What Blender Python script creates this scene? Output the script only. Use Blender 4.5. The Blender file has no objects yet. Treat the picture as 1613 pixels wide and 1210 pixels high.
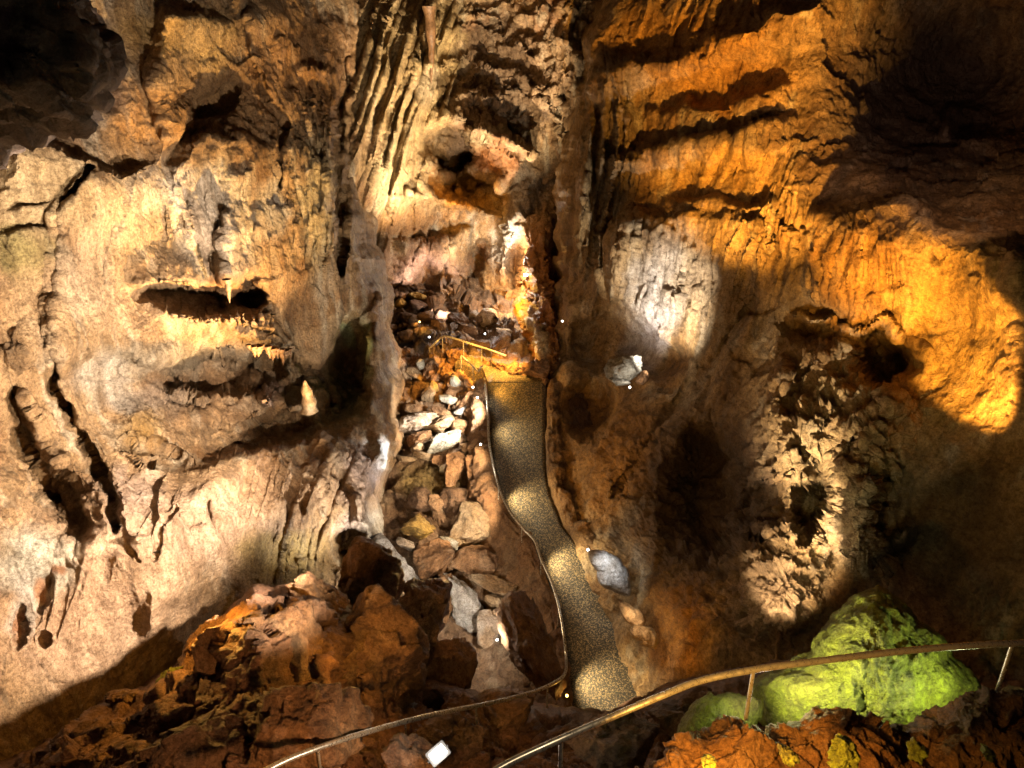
# A show cave: a gallery seen from a high landing, lit by hidden floodlights and added fill lights.
import bpy, bmesh, math, random
import numpy as np

# ------------------------------------------------------------------ survey frame
W, H, F = 1613.0, 1210.0, 1260.0
PITCH = math.radians(24.0)
CP, SP = math.cos(PITCH), math.sin(PITCH)
CAMZ = 14.0
AX = np.array([1.0, 0, 0]); AD = np.array([0, -SP, -CP]); AF = np.array([0, CP, -SP])


def P(px, py, d):
    """surveyed bearing + distance -> world position"""
    px, py, d = np.broadcast_arrays(np.asarray(px, float), np.asarray(py, float), np.asarray(d, float))
    x = (px - W / 2) / F * d
    v = (py - H / 2) / F * d
    return np.stack([x, d * CP - v * SP, CAMZ - d * SP - v * CP], -1)


scene = bpy.context.scene
COL = scene.collection
cam = bpy.data.cameras.new('camera')
cam.sensor_fit = 'HORIZONTAL'; cam.sensor_width = 36.0
cam.lens = 36.0 * F / W
cam.clip_end = 400; cam.clip_start = 0.05
camo = bpy.data.objects.new('camera', cam); COL.objects.link(camo)
camo.location = (0, 0, CAMZ)
camo.rotation_euler = (math.pi / 2 - PITCH, 0, 0)
scene.camera = camo
scene.view_settings.view_transform = 'Standard'
scene.view_settings.look = 'None'
scene.view_settings.exposure = 0.36
scene.view_settings.gamma = 1.0
scene.cycles.max_bounces = 4
scene.cycles.diffuse_bounces = 1
scene.cycles.sample_clamp_indirect = 0.7
try:
    scene.cycles.use_denoising = True
    scene.cycles.use_adaptive_sampling = False
    scene.cycles.denoising_prefilter = 'ACCURATE'
    scene.cycles.denoising_input_passes = 'RGB_ALBEDO_NORMAL'
    scene.cycles.blur_glossy = 1.0
    scene.cycles.sample_clamp_direct = 12.0
except Exception:
    pass
wd = bpy.data.worlds.new('World'); scene.world = wd; wd.use_nodes = True
bg = wd.node_tree.nodes['Background']
bg.inputs[0].default_value = (0.85, 0.58, 0.6, 1); bg.inputs[1].default_value = 0.012

# ------------------------------------------------------------------ noise
_r = np.random.RandomState(7)
PERM = _r.permutation(256).astype(np.int32); PERM = np.concatenate([PERM, PERM, PERM])
_g = _r.normal(size=(256, 3)); GRAD = (_g / np.linalg.norm(_g, axis=1)[:, None]).astype(np.float32)
JIT = _r.rand(256, 3).astype(np.float32)


def pn(p):
    p = p.astype(np.float32)
    i = np.floor(p).astype(np.int32); f = p - i
    u = f * f * f * (f * (f * 6 - 15) + 10)
    i &= 255
    out = 0
    for dx in (0, 1):
        a = PERM[i[:, 0] + dx]
        wx = u[:, 0] if dx else 1 - u[:, 0]
        for dy in (0, 1):
            b = PERM[a + i[:, 1] + dy]
            wy = u[:, 1] if dy else 1 - u[:, 1]
            for dz in (0, 1):
                g = GRAD[PERM[b + i[:, 2] + dz]]
                wz = u[:, 2] if dz else 1 - u[:, 2]
                out = out + wx * wy * wz * ((f[:, 0] - dx) * g[:, 0] + (f[:, 1] - dy) * g[:, 1] + (f[:, 2] - dz) * g[:, 2])
    return out * 1.6


def fbm(p, o=4, lac=2.03, gain=0.5):
    a, s, n = 1.0, 0, 0
    for k in range(o):
        s = s + a * pn(p + k * 17.3); n += a
        p = p * lac; a *= gain
    return s / n


def ridged(p, o=4, lac=2.07, gain=0.5):
    a, s, n, w = 1.0, 0, 0, 1.0
    for k in range(o):
        r = (1 - np.abs(pn(p + k * 11.1))) ** 2
        s = s + a * r * w; n += a
        w = np.clip(r * 1.4, 0, 1)
        p = p * lac; a *= gain
    return s / n


def cell(p):
    """Worley cells: F1, F2, and a tilt-plane height of the nearest cell (gives broken facets)"""
    p = p.astype(np.float32)
    i = np.floor(p).astype(np.int32); f = p - i
    n = len(p)
    F1 = np.full(n, 9, np.float32); F2 = np.full(n, 9, np.float32); T = np.zeros(n, np.float32)
    for dx in (-1, 0, 1):
        for dy in (-1, 0, 1):
            for dz in (-1, 0, 1):
                h = PERM[PERM[PERM[(i[:, 0] + dx) & 255] + ((i[:, 1] + dy) & 255)] + ((i[:, 2] + dz) & 255)]
                v = JIT[h] + np.array([dx, dy, dz], np.float32) - f
                d = (v * v).sum(1)
                t = (v * GRAD[h]).sum(1) + (JIT[h, 0] - .5) * .7
                m = d < F1
                F2 = np.where(m, F1, np.minimum(F2, d)); T = np.where(m, t, T); F1 = np.where(m, d, F1)
    return np.sqrt(F1), np.sqrt(F2), T


def sstep(a, b, x):
    t = np.clip((x - a) / (b - a), 0, 1)
    return t * t * (3 - 2 * t)


def tps(ctrl):
    c = np.array(ctrl, float)
    X = c[:, :2] / 500.0; z = c[:, 2]
    n = len(c)

    def K(A, B):
        r2 = ((A[:, None, :] - B[None]) ** 2).sum(-1)
        return r2 * np.log(r2 + 1e-9) * .5
    M = np.zeros((n + 3, n + 3))
    M[:n, :n] = K(X, X) + np.eye(n) * 0.0015
    M[:n, n] = 1; M[:n, n + 1:] = X; M[n, :n] = 1; M[n + 1:, :n] = X.T
    w = np.linalg.solve(M, np.concatenate([z, [0, 0, 0]]))

    def f(px, py):
        sh = np.shape(px)
        q = np.stack([np.ravel(px), np.ravel(py)], -1) / 500.0
        out = np.empty(len(q))
        for s in range(0, len(q), 40000):
            b = q[s:s + 40000]
            out[s:s + 40000] = K(b, X) @ w[:n] + w[n] + b @ w[n + 1:]
        return out.reshape(sh)
    return f


# ------------------------------------------------------------------ materials
def rock_mat(name, rough=0.6, bump=0.8, scale=1.0, spec=0.35, vary=0.5, streak=False):
    m = bpy.data.materials.new(name); m.use_nodes = True
    nt = m.node_tree; N = nt.nodes; L = nt.links
    b = N['Principled BSDF']
    tc = N.new('ShaderNodeTexCoord')
    at = N.new('ShaderNodeAttribute'); at.attribute_name = 'mineral_and_shade'
    src = tc.outputs['Object']
    if streak:
        mp = N.new('ShaderNodeMapping'); mp.inputs['Scale'].default_value = (1, 1, .28)
        L.new(src, mp.inputs['Vector']); ssrc = mp.outputs['Vector']
    else:
        ssrc = src
    n1 = N.new('ShaderNodeTexNoise'); n1.inputs['Scale'].default_value = 2.3 * scale; n1.inputs['Detail'].default_value = 9; n1.inputs['Roughness'].default_value = .68
    L.new(ssrc, n1.inputs['Vector'])
    n2 = N.new('ShaderNodeTexNoise'); n2.inputs['Scale'].default_value = 11 * scale; n2.inputs['Detail'].default_value = 6; n2.inputs['Roughness'].default_value = .75
    L.new(src, n2.inputs['Vector'])
    r1 = N.new('ShaderNodeValToRGB')
    e = r1.color_ramp.elements
    lo = 1 - vary
    e[0].position = .33; e[0].color = (lo, lo * .86, lo * .7, 1)
    e[1].position = .64; e[1].color = (1.12, 1.08, 1.02, 1)
    L.new(n1.outputs[0], r1.inputs[0])
    r2 = N.new('ShaderNodeValToRGB')
    e = r2.color_ramp.elements
    e[0].position = .36; e[0].color = (.36, .3, .25, 1)
    e[1].position = .55; e[1].color = (1.05, 1.05, 1.05, 1)
    L.new(n2.outputs[0], r2.inputs[0])
    m1 = N.new('ShaderNodeMixRGB'); m1.blend_type = 'MULTIPLY'; m1.inputs[0].default_value = 1
    L.new(at.outputs['Color'], m1.inputs[1]); L.new(r1.outputs[0], m1.inputs[2])
    n4 = N.new('ShaderNodeTexNoise'); n4.inputs['Scale'].default_value = 30 * scale; n4.inputs['Detail'].default_value = 4; n4.inputs['Roughness'].default_value = .8
    L.new(src, n4.inputs['Vector'])
    r4 = N.new('ShaderNodeValToRGB'); e = r4.color_ramp.elements
    e[0].position = .36; e[0].color = (.16, .13, .1, 1); e[1].position = .53; e[1].color = (1.08, 1.08, 1.08, 1)
    L.new(n4.outputs[0], r4.inputs[0])
    m4 = N.new('ShaderNodeMixRGB'); m4.blend_type = 'MULTIPLY'; m4.inputs[0].default_value = .6
    L.new(r2.outputs[0], m4.inputs[1]); L.new(r4.outputs[0], m4.inputs[2])
    m2 = N.new('ShaderNodeMixRGB'); m2.blend_type = 'MULTIPLY'; m2.inputs[0].default_value = .8
    L.new(m1.outputs[0], m2.inputs[1]); L.new(m4.outputs[0], m2.inputs[2])
    L.new(m2.outputs[0], b.inputs['Base Color'])
    b.inputs['Roughness'].default_value = rough
    b.inputs['Specular IOR Level'].default_value = spec
    v = N.new('ShaderNodeTexVoronoi'); v.inputs['Scale'].default_value = 7 * scale; v.feature = 'F1'
    L.new(src, v.inputs['Vector'])
    n3 = N.new('ShaderNodeTexNoise'); n3.inputs['Scale'].default_value = 16 * scale; n3.inputs['Detail'].default_value = 7; n3.inputs['Roughness'].default_value = .7
    L.new(src, n3.inputs['Vector'])
    ad = N.new('ShaderNodeMath'); ad.operation = 'MULTIPLY_ADD'; ad.inputs[1].default_value = .5
    L.new(v.outputs['Distance'], ad.inputs[0]); L.new(n3.outputs[0], ad.inputs[2])
    ad3 = N.new('ShaderNodeMath'); ad3.operation = 'MULTIPLY_ADD'; ad3.inputs[1].default_value = .45
    L.new(n4.outputs[0], ad3.inputs[0]); L.new(n1.outputs[0], ad3.inputs[2])
    ad2 = N.new('ShaderNodeMath'); ad2.operation = 'ADD'
    L.new(ad.outputs[0], ad2.inputs[0]); L.new(ad3.outputs[0], ad2.inputs[1])
    bp = N.new('ShaderNodeBump'); bp.inputs['Strength'].default_value = bump; bp.inputs['Distance'].default_value = .09
    L.new(ad2.outputs[0], bp.inputs['Height']); L.new(bp.outputs[0], b.inputs['Normal'])
    return m


def plain(name, col, rough=.5, metal=0.0, emit=None, strength=0.0, noise=.0):
    m = bpy.data.materials.new(name); m.use_nodes = True
    b = m.node_tree.nodes['Principled BSDF']
    b.inputs['Base Color'].default_value = (*col, 1)
    b.inputs['Roughness'].default_value = rough; b.inputs['Metallic'].default_value = metal
    if emit:
        b.inputs['Emission Color'].default_value = (*emit, 1); b.inputs['Emission Strength'].default_value = strength
    if noise:
        N = m.node_tree.nodes; L = m.node_tree.links
        t = N.new('ShaderNodeTexNoise'); t.inputs['Scale'].default_value = 30; t.inputs['Detail'].default_value = 5
        r = N.new('ShaderNodeValToRGB'); r.color_ramp.elements[0].position = .35; r.color_ramp.elements[1].position = .65
        r.color_ramp.elements[0].color = (*[c * (1 - noise) for c in col], 1); r.color_ramp.elements[1].color = (*col, 1)
        tc = N.new('ShaderNodeTexCoord'); L.new(tc.outputs['Object'], t.inputs['Vector'])
        L.new(t.outputs[0], r.inputs[0]); L.new(r.outputs[0], b.inputs['Base Color'])
        mr = N.new('ShaderNodeMath'); mr.operation = 'MULTIPLY_ADD'; mr.inputs[1].default_value = .4; mr.inputs[2].default_value = rough - .2
        L.new(t.outputs[0], mr.inputs[0]); L.new(mr.outputs[0], b.inputs['Roughness'])
    return m


M_WALL = rock_mat('limestone', streak=True)
M_SHEET = rock_mat('smooth_limestone', streak=True, bump=.8, rough=.52, scale=1.5, vary=.55)
M_ROCK = rock_mat('boulder_stone', scale=1.6, bump=.85)
M_FLOW = rock_mat('flowstone', rough=.42, bump=.3, spec=.5, streak=True, vary=.35)


# ------------------------------------------------------------------ mesh helpers
def link(name, me, mat, parent=None, loc=None):
    o = bpy.data.objects.new(name, me); COL.objects.link(o)
    if mat: me.materials.append(mat)
    if parent is not None: o.parent = parent
    if loc is not None: o.location = loc
    return o


def mesh_np(name, v, faces, cols=None, smooth=True):
    me = bpy.data.meshes.new(name)
    v = np.asarray(v, np.float32); faces = np.asarray(faces, np.int32)
    k = faces.shape[1]
    me.vertices.add(len(v)); me.vertices.foreach_set('co', v.ravel())
    me.loops.add(faces.size); me.loops.foreach_set('vertex_index', faces.ravel())
    me.polygons.add(len(faces))
    me.polygons.foreach_set('loop_start', np.arange(0, faces.size, k, dtype=np.int32))
    me.polygons.foreach_set('loop_total', np.full(len(faces), k, np.int32))
    me.update(calc_edges=True)
    if smooth:
        me.polygons.foreach_set('use_smooth', np.ones(len(faces), bool))
    if cols is not None:
        a = me.color_attributes.new('mineral_and_shade', 'FLOAT_COLOR', 'POINT')  # stone colour, with some light and shade painted in
        c = np.concatenate([np.clip(cols, 0, 1), np.ones((len(v), 1))], 1).astype(np.float32)
        a.data.foreach_set('color', c.ravel())
    return me


def grid_faces(nr, nc):
    r, c = np.mgrid[0:nr - 1, 0:nc - 1]
    a = (r * nc + c).ravel()
    return np.stack([a, a + nc, a + nc + 1, a + 1], 1)


def grid_normals(G):
    du = np.gradient(G, axis=1); dv = np.gradient(G, axis=0)
    n = np.cross(du, dv)
    n /= np.linalg.norm(n, axis=-1, keepdims=True) + 1e-9
    to = np.array([0, 0, CAMZ]) - G
    return n * (1.0 if np.median((n * to).sum(-1)) > 0 else -1.0)


def struct(o, **kw):
    o['kind'] = 'structure'
    return o


def tag(o, label, cat, group=None):
    o['label'] = label; o['category'] = cat
    if group: o['group'] = group
    return o


# features traced on a surface; each returns metres towards the room
def smooth_curve(pts, k=12):
    p = np.array(pts, float); p = p[np.argsort(p[:, 1])]
    t = np.linspace(0, len(p) - 1, 400); i = np.arange(len(p))
    q = np.stack([np.interp(t, i, p[:, 0]), np.interp(t, i, p[:, 1])], 1)
    w = np.ones(61) / 61
    e = np.pad(q, ((30, 30), (0, 0)), mode='reflect', reflect_type='odd')
    return np.stack([np.convolve(e[:, 0], w, 'valid'), np.convolve(e[:, 1], w, 'valid')], 1)


class Feat:
    def __init__(s, px, py, wob=10, sc=60, seed=0):
        q = np.stack([px.ravel() / sc, py.ravel() / sc, np.full(px.size, seed * 3.7)], -1)
        s.px = px + wob * fbm(q, 4, gain=.48).reshape(px.shape) * 2
        s.py = py + wob * fbm(q + 31.7, 4, gain=.48).reshape(px.shape) * 2
        s.z = np.zeros_like(px); s.x0, s.y0 = px, py

    def ell(s, cx, cy, rx, ry, ang=0, soft=.5):
        a = math.radians(ang); ca, sa = math.cos(a), math.sin(a)
        x, y = s.px - cx, s.py - cy
        r = np.sqrt(((x * ca + y * sa) / rx) ** 2 + ((-x * sa + y * ca) / ry) ** 2)
        return 1 - sstep(1 - soft, 1 + soft * .3, r)

    def bump(s, cx, cy, rx, ry, amp, ang=0, soft=1.0):
        s.z += amp * s.ell(cx, cy, rx, ry, ang, soft)

    def ledge(s, pts, amp, above=18, below=60, ends=40):
        """overhanging step: sticks out just below the line, falls back above it"""
        p = np.array(pts, float); p = p[np.argsort(p[:, 0])]
        yl = np.interp(s.px, p[:, 0], p[:, 1])
        t = s.py - yl
        e = sstep(p[0, 0] - ends * .2, p[0, 0] + ends, s.px) * (1 - sstep(p[-1, 0] - ends, p[-1, 0] + ends * .2, s.px))
        s.z += amp * e * sstep(-above, 0, t) * (1 - sstep(0, below, t))

    def vledge(s, pts, amp, left=18, right=60, ends=30):
        p = np.array(pts, float); p = p[np.argsort(p[:, 1])]
        xl = np.interp(s.py, p[:, 1], p[:, 0])
        t = s.px - xl
        e = sstep(p[0, 1] - ends * .2, p[0, 1] + ends, s.py) * (1 - sstep(p[-1, 1] - ends, p[-1, 1] + ends * .2, s.py))
        s.z += amp * e * sstep(-left, 0, t) * (1 - sstep(0, right, t))

    def flow(s, pts, mask, amp, wl=14, ln=190, seed=0):
        """draperies: folds that follow the curve x(y) down the face"""
        p = smooth_curve(pts)
        u = s.x0 - np.interp(s.y0, p[:, 1], p[:, 0])
        u = u + 1.1 * wl * fbm(np.stack([s.x0.ravel() / 110, s.y0.ravel() / 230, np.full(u.size, seed * 5.1)], -1), 2).reshape(u.shape)
        q = np.stack([u.ravel() / wl, s.y0.ravel() / ln, np.full(u.size, seed * 1.37)], -1)
        g = 1 - np.abs(pn(q)) * 1.6 + .5 * fbm(q * np.array([2.3, 1.6, 1]) + 7, 3) + .5 * pn(q * np.array([.37, .6, 1]) + 3)
        s.z += amp * mask * g.reshape(u.shape)

    def line(s, pts, amp, w=6, taper=True):
        """ridge (amp>0) or crack (amp<0) along a polyline"""
        p = np.array(pts, float)
        best = np.full(s.px.shape, 1e9)
        L = np.concatenate([[0], np.cumsum(np.hypot(*np.diff(p, axis=0).T))])
        for k in range(len(p) - 1):
            a, b = p[k], p[k + 1]; ab = b - a; l2 = (ab ** 2).sum()
            t = np.clip(((s.px - a[0]) * ab[0] + (s.py - a[1]) * ab[1]) / l2, 0, 1)
            d = np.hypot(s.px - a[0] - t * ab[0], s.py - a[1] - t * ab[1])
            u = (L[k] + t * (L[k + 1] - L[k])) / L[-1]
            d = d / (np.clip(1.25 - np.abs(u - .5) * 1.7, .3, 1) if taper else 1)
            best = np.minimum(best, d)
        s.z += amp * np.exp(-(best / w) ** 2)


def rock_noise(Q, big=.35, med=.16, facet=.12, fine=.03, flute=None, fl_amp=.12, strat=0.0):
    z = big * fbm(Q * .42, 3) + med * (ridged(Q * 1.0 + 5, 5) - .45) * 1.6
    w = Q + .25 * np.stack([fbm(Q * 1.3 + 9, 2), fbm(Q * 1.3 + 40, 2), fbm(Q * 1.3 + 70, 2)], -1)
    F1, F2, T = cell(w * np.array([.9, .9, 1.2]))
    z = z + facet * T
    F1, F2, T = cell(w * 2.7 + 13)
    z = z + facet * .2 * T - facet * .2 * np.exp(-((F2 - F1) / .05) ** 2)
    z = z + fine * (fbm(Q * 4.5, 5, gain=.62) * 1.3 + .5 * np.minimum(fbm(Q * 9 + 4, 3), 0))
    if flute is not None:
        s = Q * np.array([2.6, 2.6, .22]) + .5 * fbm(Q * .6, 2)[:, None]
        z = z + flute * fl_amp * (1.6 * ridged(s, 3) - .8 + .7 * fbm(s * 2.3 + 3, 2))
    if strat:
        s = Q[:, 2] * 2.2 + Q[:, 0] * .3 + .8 * fbm(Q * .5, 3)
        z = z + strat * (np.abs((s % 1) - .5) * 2 - .5)
    return z


def limestone(Q, A=(.42, .28, .15), B=(.29, .16, .065), C=(.56, .46, .33), streaks=1.0):
    A, B, C = map(np.array, (A, B, C))
    n = fbm(Q * .5 + 3, 5, gain=.6)
    s = fbm(Q * np.array([1.5, 1.5, .2]) + 50, 5, gain=.65)
    c = A + (B - A) * sstep(.0, .3, n)[:, None]
    c = c + (C - c) * (streaks * sstep(.04, .3, s))[:, None]
    s2 = fbm(Q * np.array([6, 6, .45]) + 20, 4, gain=.6)
    c = c * (1 + streaks * (.22 * sstep(.05, .35, s2) - .3 * sstep(.05, .4, -s2)))[:, None]
    c = c * (1 - .45 * streaks * sstep(.08, .4, fbm(Q * np.array([2.2, 2.2, .25]) + 90, 4, gain=.6)))[:, None]
    return c


class Paint:
    def __init__(s, px, py, cols, seed=0, wob=16):
        s.f = Feat(px, py, wob, 45, seed); s.c = cols.reshape(px.shape + (3,))

    def blob(s, cx, cy, rx, ry, col, k=.8, ang=0, soft=.6):
        m = (s.f.ell(cx, cy, rx, ry, ang, soft) * k)[..., None]
        s.c = s.c * (1 - m) + np.array(col) * m

    def out(s):
        return s.c.reshape(-1, 3)


def sheet_grid(nr, nc, y0, y1, xl, xr, dense=None):
    """grid of bearings between the edge curves xl(y), xr(y)"""
    t = np.linspace(0, 1, nc); y = np.linspace(y0, y1, nr)
    if dense:
        y = dense(y)
    py = np.repeat(y[:, None], nc, 1)
    a, b = xl(y)[:, None], xr(y)[:, None]
    return a + (b - a) * t[None], py


def curve(*pts, wob=0, sc=45):
    p = np.array(pts, float)
    return lambda y: np.interp(y, p[:, 1], p[:, 0]) + (wob * fbm(np.stack([np.ravel(y) / sc, np.ravel(y) * 0 + p[0, 0], np.ravel(y) * 0], -1), 4).reshape(np.shape(y)) if wob else 0)
#@@WALLS
# ------------------------------------------------------------------ left wall
xbA = curve((590, -300), (575, 0), (560, 100), (556, 300), (590, 400), (600, 440), (606, 500), (620, 560), (626, 650),
            (634, 700), (614, 740), (590, 790), (590, 850), (632, 900), (655, 945), (640, 990), (600, 1050), (560, 1300), wob=14)
dA = tps([(-520, -300, 9.5), (-520, 300, 9.5), (-520, 800, 9.5), (-520, 1300, 9.5), (0, -300, 12.5), (0, 0, 13), (0, 300, 13.2),
          (0, 600, 13.3), (0, 850, 12.8), (0, 1050, 12.2), (0, 1300, 12), (250, -300, 17), (250, 0, 16.6), (250, 300, 16.2),
          (250, 520, 16.3), (250, 620, 16.6), (250, 760, 15.6), (250, 900, 14.9), (250, 1050, 15), (250, 1300, 15),
          (450, -300, 21.5), (450, 0, 20.6), (450, 250, 19.8), (450, 450, 19.6), (450, 600, 20.3), (450, 700, 18.6),
          (450, 850, 17.8), (450, 1050, 18), (450, 1300, 18), (560, 0, 23.5), (560, 300, 22.6), (560, 430, 22), (560, 600, 22.6),
          (600, 720, 20.6), (540, 850, 18.9), (640, 930, 19.2), (640, 1100, 19.5), (640, -300, 25), (640, 500, 23.5)])


def left_wall():
    nr, nc = 640, 540
    px, py = sheet_grid(nr, nc, -300, 1280, curve((-520, -300), (-520, 1300)), lambda y: xbA(y) + 14)
    # more columns inside the frame than left of it
    t = np.linspace(0, 1, nc); t2 = np.where(t < .12, t / .12 * .42, .42 + (t - .12) / .88 * .58)
    a = -520.0; b = (xbA(py[:, 0]) + 14)[:, None]
    px = a + (b - a) * t2[None]
    d = dA(px, py)
    u = px - xbA(py)
    d = d + 1.6 * np.clip((u + 34) / 34, 0, 2) ** 2.2
    f = Feat(px, py, 9, 55, 1)
    # long vertical fissure and its lower, wider part
    f.line([(140, 262), (100, 320), (86, 400), (85, 470), (84, 560)], -.5, 4.5)
    f.line([(84, 560), (80, 602), (110, 655), (135, 700), (165, 760), (186, 835)], -.75, 8)
    f.vledge([(140, 262), (92, 340), (86, 420), (84, 600)], .24, 16, 120)
    # slabs of the upper wall
    f.ledge([(0, 250), (60, 225), (150, 262), (200, 275), (255, 262)], .45, 14, 160)
    f.ledge([(0, 335), (40, 330), (90, 322)], .18, 5, 40)
    f.ledge([(0, 372), (60, 370), (90, 360)], .2, 5, 60)
    f.ledge([(255, 246), (285, 210), (310, 180), (345, 158), (375, 146)], -.75, 40, 60, 20)
    f.bump(300, 170, 90, 60, -.35)
    f.ledge([(240, 250), (320, 225), (420, 240), (445, 230)], .4, 20, 90)
    f.vledge([(265, 0), (258, 80), (250, 150), (262, 240)], .55, 26, 90)
    f.vledge([(395, 0), (402, 90), (430, 180), (445, 300)], .4, 10, 70)
    f.line([(405, 110), (425, 165), (440, 200), (446, 300)], -.6, 8)
    f.line([(548, 92), (538, 180), (536, 300), (546, 390), (540, 430)], -1.4, 9)
    f.flow([(470, 100), (500, 200), (512, 300), (498, 420)], f.ell(500, 250, 50, 190, 2, .7), .5, 15, 260, 1)
    f.flow([(560, 60), (552, 200), (540, 440)], f.ell(535, 290, 40, 200, 0, .7), .5, 13, 300, 2)
    f.flow([(330, 250), (345, 420)], f.ell(345, 340, 110, 110, 0, .8), .22, 18, 160, 3)
    f.ledge([(462, 106), (480, 96), (500, 104), (530, 120)], .6, 10, 30)
    f.ledge([(0, 60), (150, 40), (165, 90), (175, 150)], .3)
    f.bump(60, 80, 150, 140, -1.2)
    f.ledge([(255, 20), (320, 32), (370, 50)], .5, 12, 60)
    # dark slot with drip curtains
    f.bump(318, 470, 92, 20, -1.9, 4, .5)
    f.bump(395, 462, 24, 32, -1.7, 0, .5)
    f.ledge([(200, 440), (250, 450), (330, 448), (410, 430)], .5, 60, 14)
    f.line([(352, 340), (355, 400), (357, 450), (360, 482)], .55, 9, True)
    for k in range(16):
        x = 262 + k * 11
        f.line([(x, 474 + k * 1.5), (x + 4, 494 + k * 2.2)], .4, 3)
    f.ledge([(235, 490), (320, 500), (410, 505)], .35, 8, 50)
    # slots and pits across the middle
    f.bump(325, 592, 78, 30, -1.8, -4, .5)
    f.bump(446, 588, 66, 42, -2.2, 18, .5)
    f.bump(428, 622, 22, 24, 1.4, 0, .7)
    f.ledge([(385, 545), (420, 552), (460, 556), (490, 566)], 1.0, 60, 8)
    f.bump(552, 545, 34, 62, -1.6, 20, .6); f.bump(532, 610, 48, 52, -1.7, 10, .6); f.bump(512, 652, 34, 22, -.9, 0, .7); f.bump(556, 590, 30, 80, -1.0, 10, .7)
    f.line([(590, 470), (566, 530), (572, 600), (590, 650)], .5, 9); f.line([(520, 540), (530, 600), (520, 650)], .4, 8)
    f.bump(596, 600, 26, 110, .9, -4, .8)
    f.bump(425, 682, 84, 28, -1.5, -14, .5); f.bump(300, 640, 50, 16, -.6, 10, .6)
    f.bump(345, 690, 30, 20, -.5, 20, .5)
    f.bump(250, 715, 60, 18, -.4, 20, .5)
    f.line([(487, 598), (490, 640), (505, 690)], .55, 13)
    f.ledge([(200, 560), (260, 572), (300, 585)], .3, 40, 6)
    f.bump(225, 668, 50, 40, .35, 30, .6)
    f.ledge([(180, 690), (225, 712), (270, 716)], .35, 8, 40)
    f.ledge([(300, 740), (400, 715), (500, 690), (600, 670)], .55, 24, 130)
    f.bump(310, 800, 170, 100, .6, -8, 1)
    f.bump(200, 850, 110, 120, .55, 0, 1)
    f.ledge([(210, 1000), (300, 900), (400, 830), (520, 770)], .5, 80, 90)
    f.ledge([(0, 560), (110, 540), (230, 548), (330, 530), (420, 520)], .35, 90, 40)
    f.flow([(330, 560), (250, 760), (170, 960), (120, 1100)], f.ell(230, 880, 260, 170, -20, .8), .26, 75, 320, 21)
    f.flow([(160, 250), (150, 450)], f.ell(190, 380, 130, 160, 0, .8), .15, 55, 300, 22)
    # lower left ribs and hollows
    f.bump(60, 735, 60, 130, -.5, -28, .9)
    f.line([(22, 640), (40, 690), (62, 745), (100, 815)], -.55, 12)
    f.line([(40, 620), (75, 690), (112, 745), (150, 815)], .45, 13)
    f.line([(10, 620), (22, 625)], -.5, 10)
    f.bump(110, 790, 40, 70, -.8, -30, .6)
    f.line([(180, 790), (200, 850), (222, 886)], -.16, 5)
    f.line([(282, 800), (258, 830), (243, 880)], -.16, 4)
    f.line([(330, 795), (338, 830), (352, 855)], -.22, 6)
    f.line([(285, 815), (300, 838), (318, 824)], -.18, 5)
    f.bump(220, 846, 12, 9, .4)
    f.bump(96, 885, 18, 12, -.12, -50, .5); f.bump(68, 930, 12, 32, -.12, 12, .4); f.bump(36, 990, 8, 34, -.12, 8, .4)
    f.bump(74, 1005, 8, 14, -.3)
    # flowstone hem on the right
    f.flow([(560, 680), (540, 760), (500, 860), (490, 930)], f.ell(490, 800, 130, 140, 15, .7), .2, 17, 240, 4)
    f.bump(605, 722, 20, 40, .6, -10, 1)
    f.line([(560, 790), (590, 840), (622, 895), (648, 940)], .7, 13)
    f.bump(548, 860, 26, 34, -1.2, 20, .5)
    d = d - f.z
    G = P(px, py, d)
    n = grid_normals(G)
    Q = G.reshape(-1, 3)
    fl = np.clip(f.ell(500, 260, 120, 260, 8, .7) + f.ell(330, 360, 160, 120, 0, .8) * .7 + f.ell(490, 810, 120, 130, 10, .6), 0, 1).ravel()
    smooth = np.clip(f.ell(60, 330, 220, 110, 0, .6) + f.ell(220, 900, 260, 150, -20, .6) + f.ell(330, 790, 150, 80, -10, .6), 0, 1).ravel()
    rough = np.clip(f.ell(400, 620, 230, 90, 0, .6) + f.ell(60, 740, 130, 130, 0, .6) + f.ell(330, 180, 110, 70, 0, .6), 0, 1).ravel()
    big = rock_noise(Q, .3, 0, 0, 0)
    tex = rock_noise(Q, 0, .03, .075, .05, fl, .06)
    rg = rock_noise(Q + 30, 0, .14, .14, .04)
    z = big + tex * (1 - .6 * smooth) + rg * rough
    G = G + n * z.reshape(nr, nc, 1)
    c = limestone(Q)
    pt = Paint(px, py, c, 2)
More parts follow.
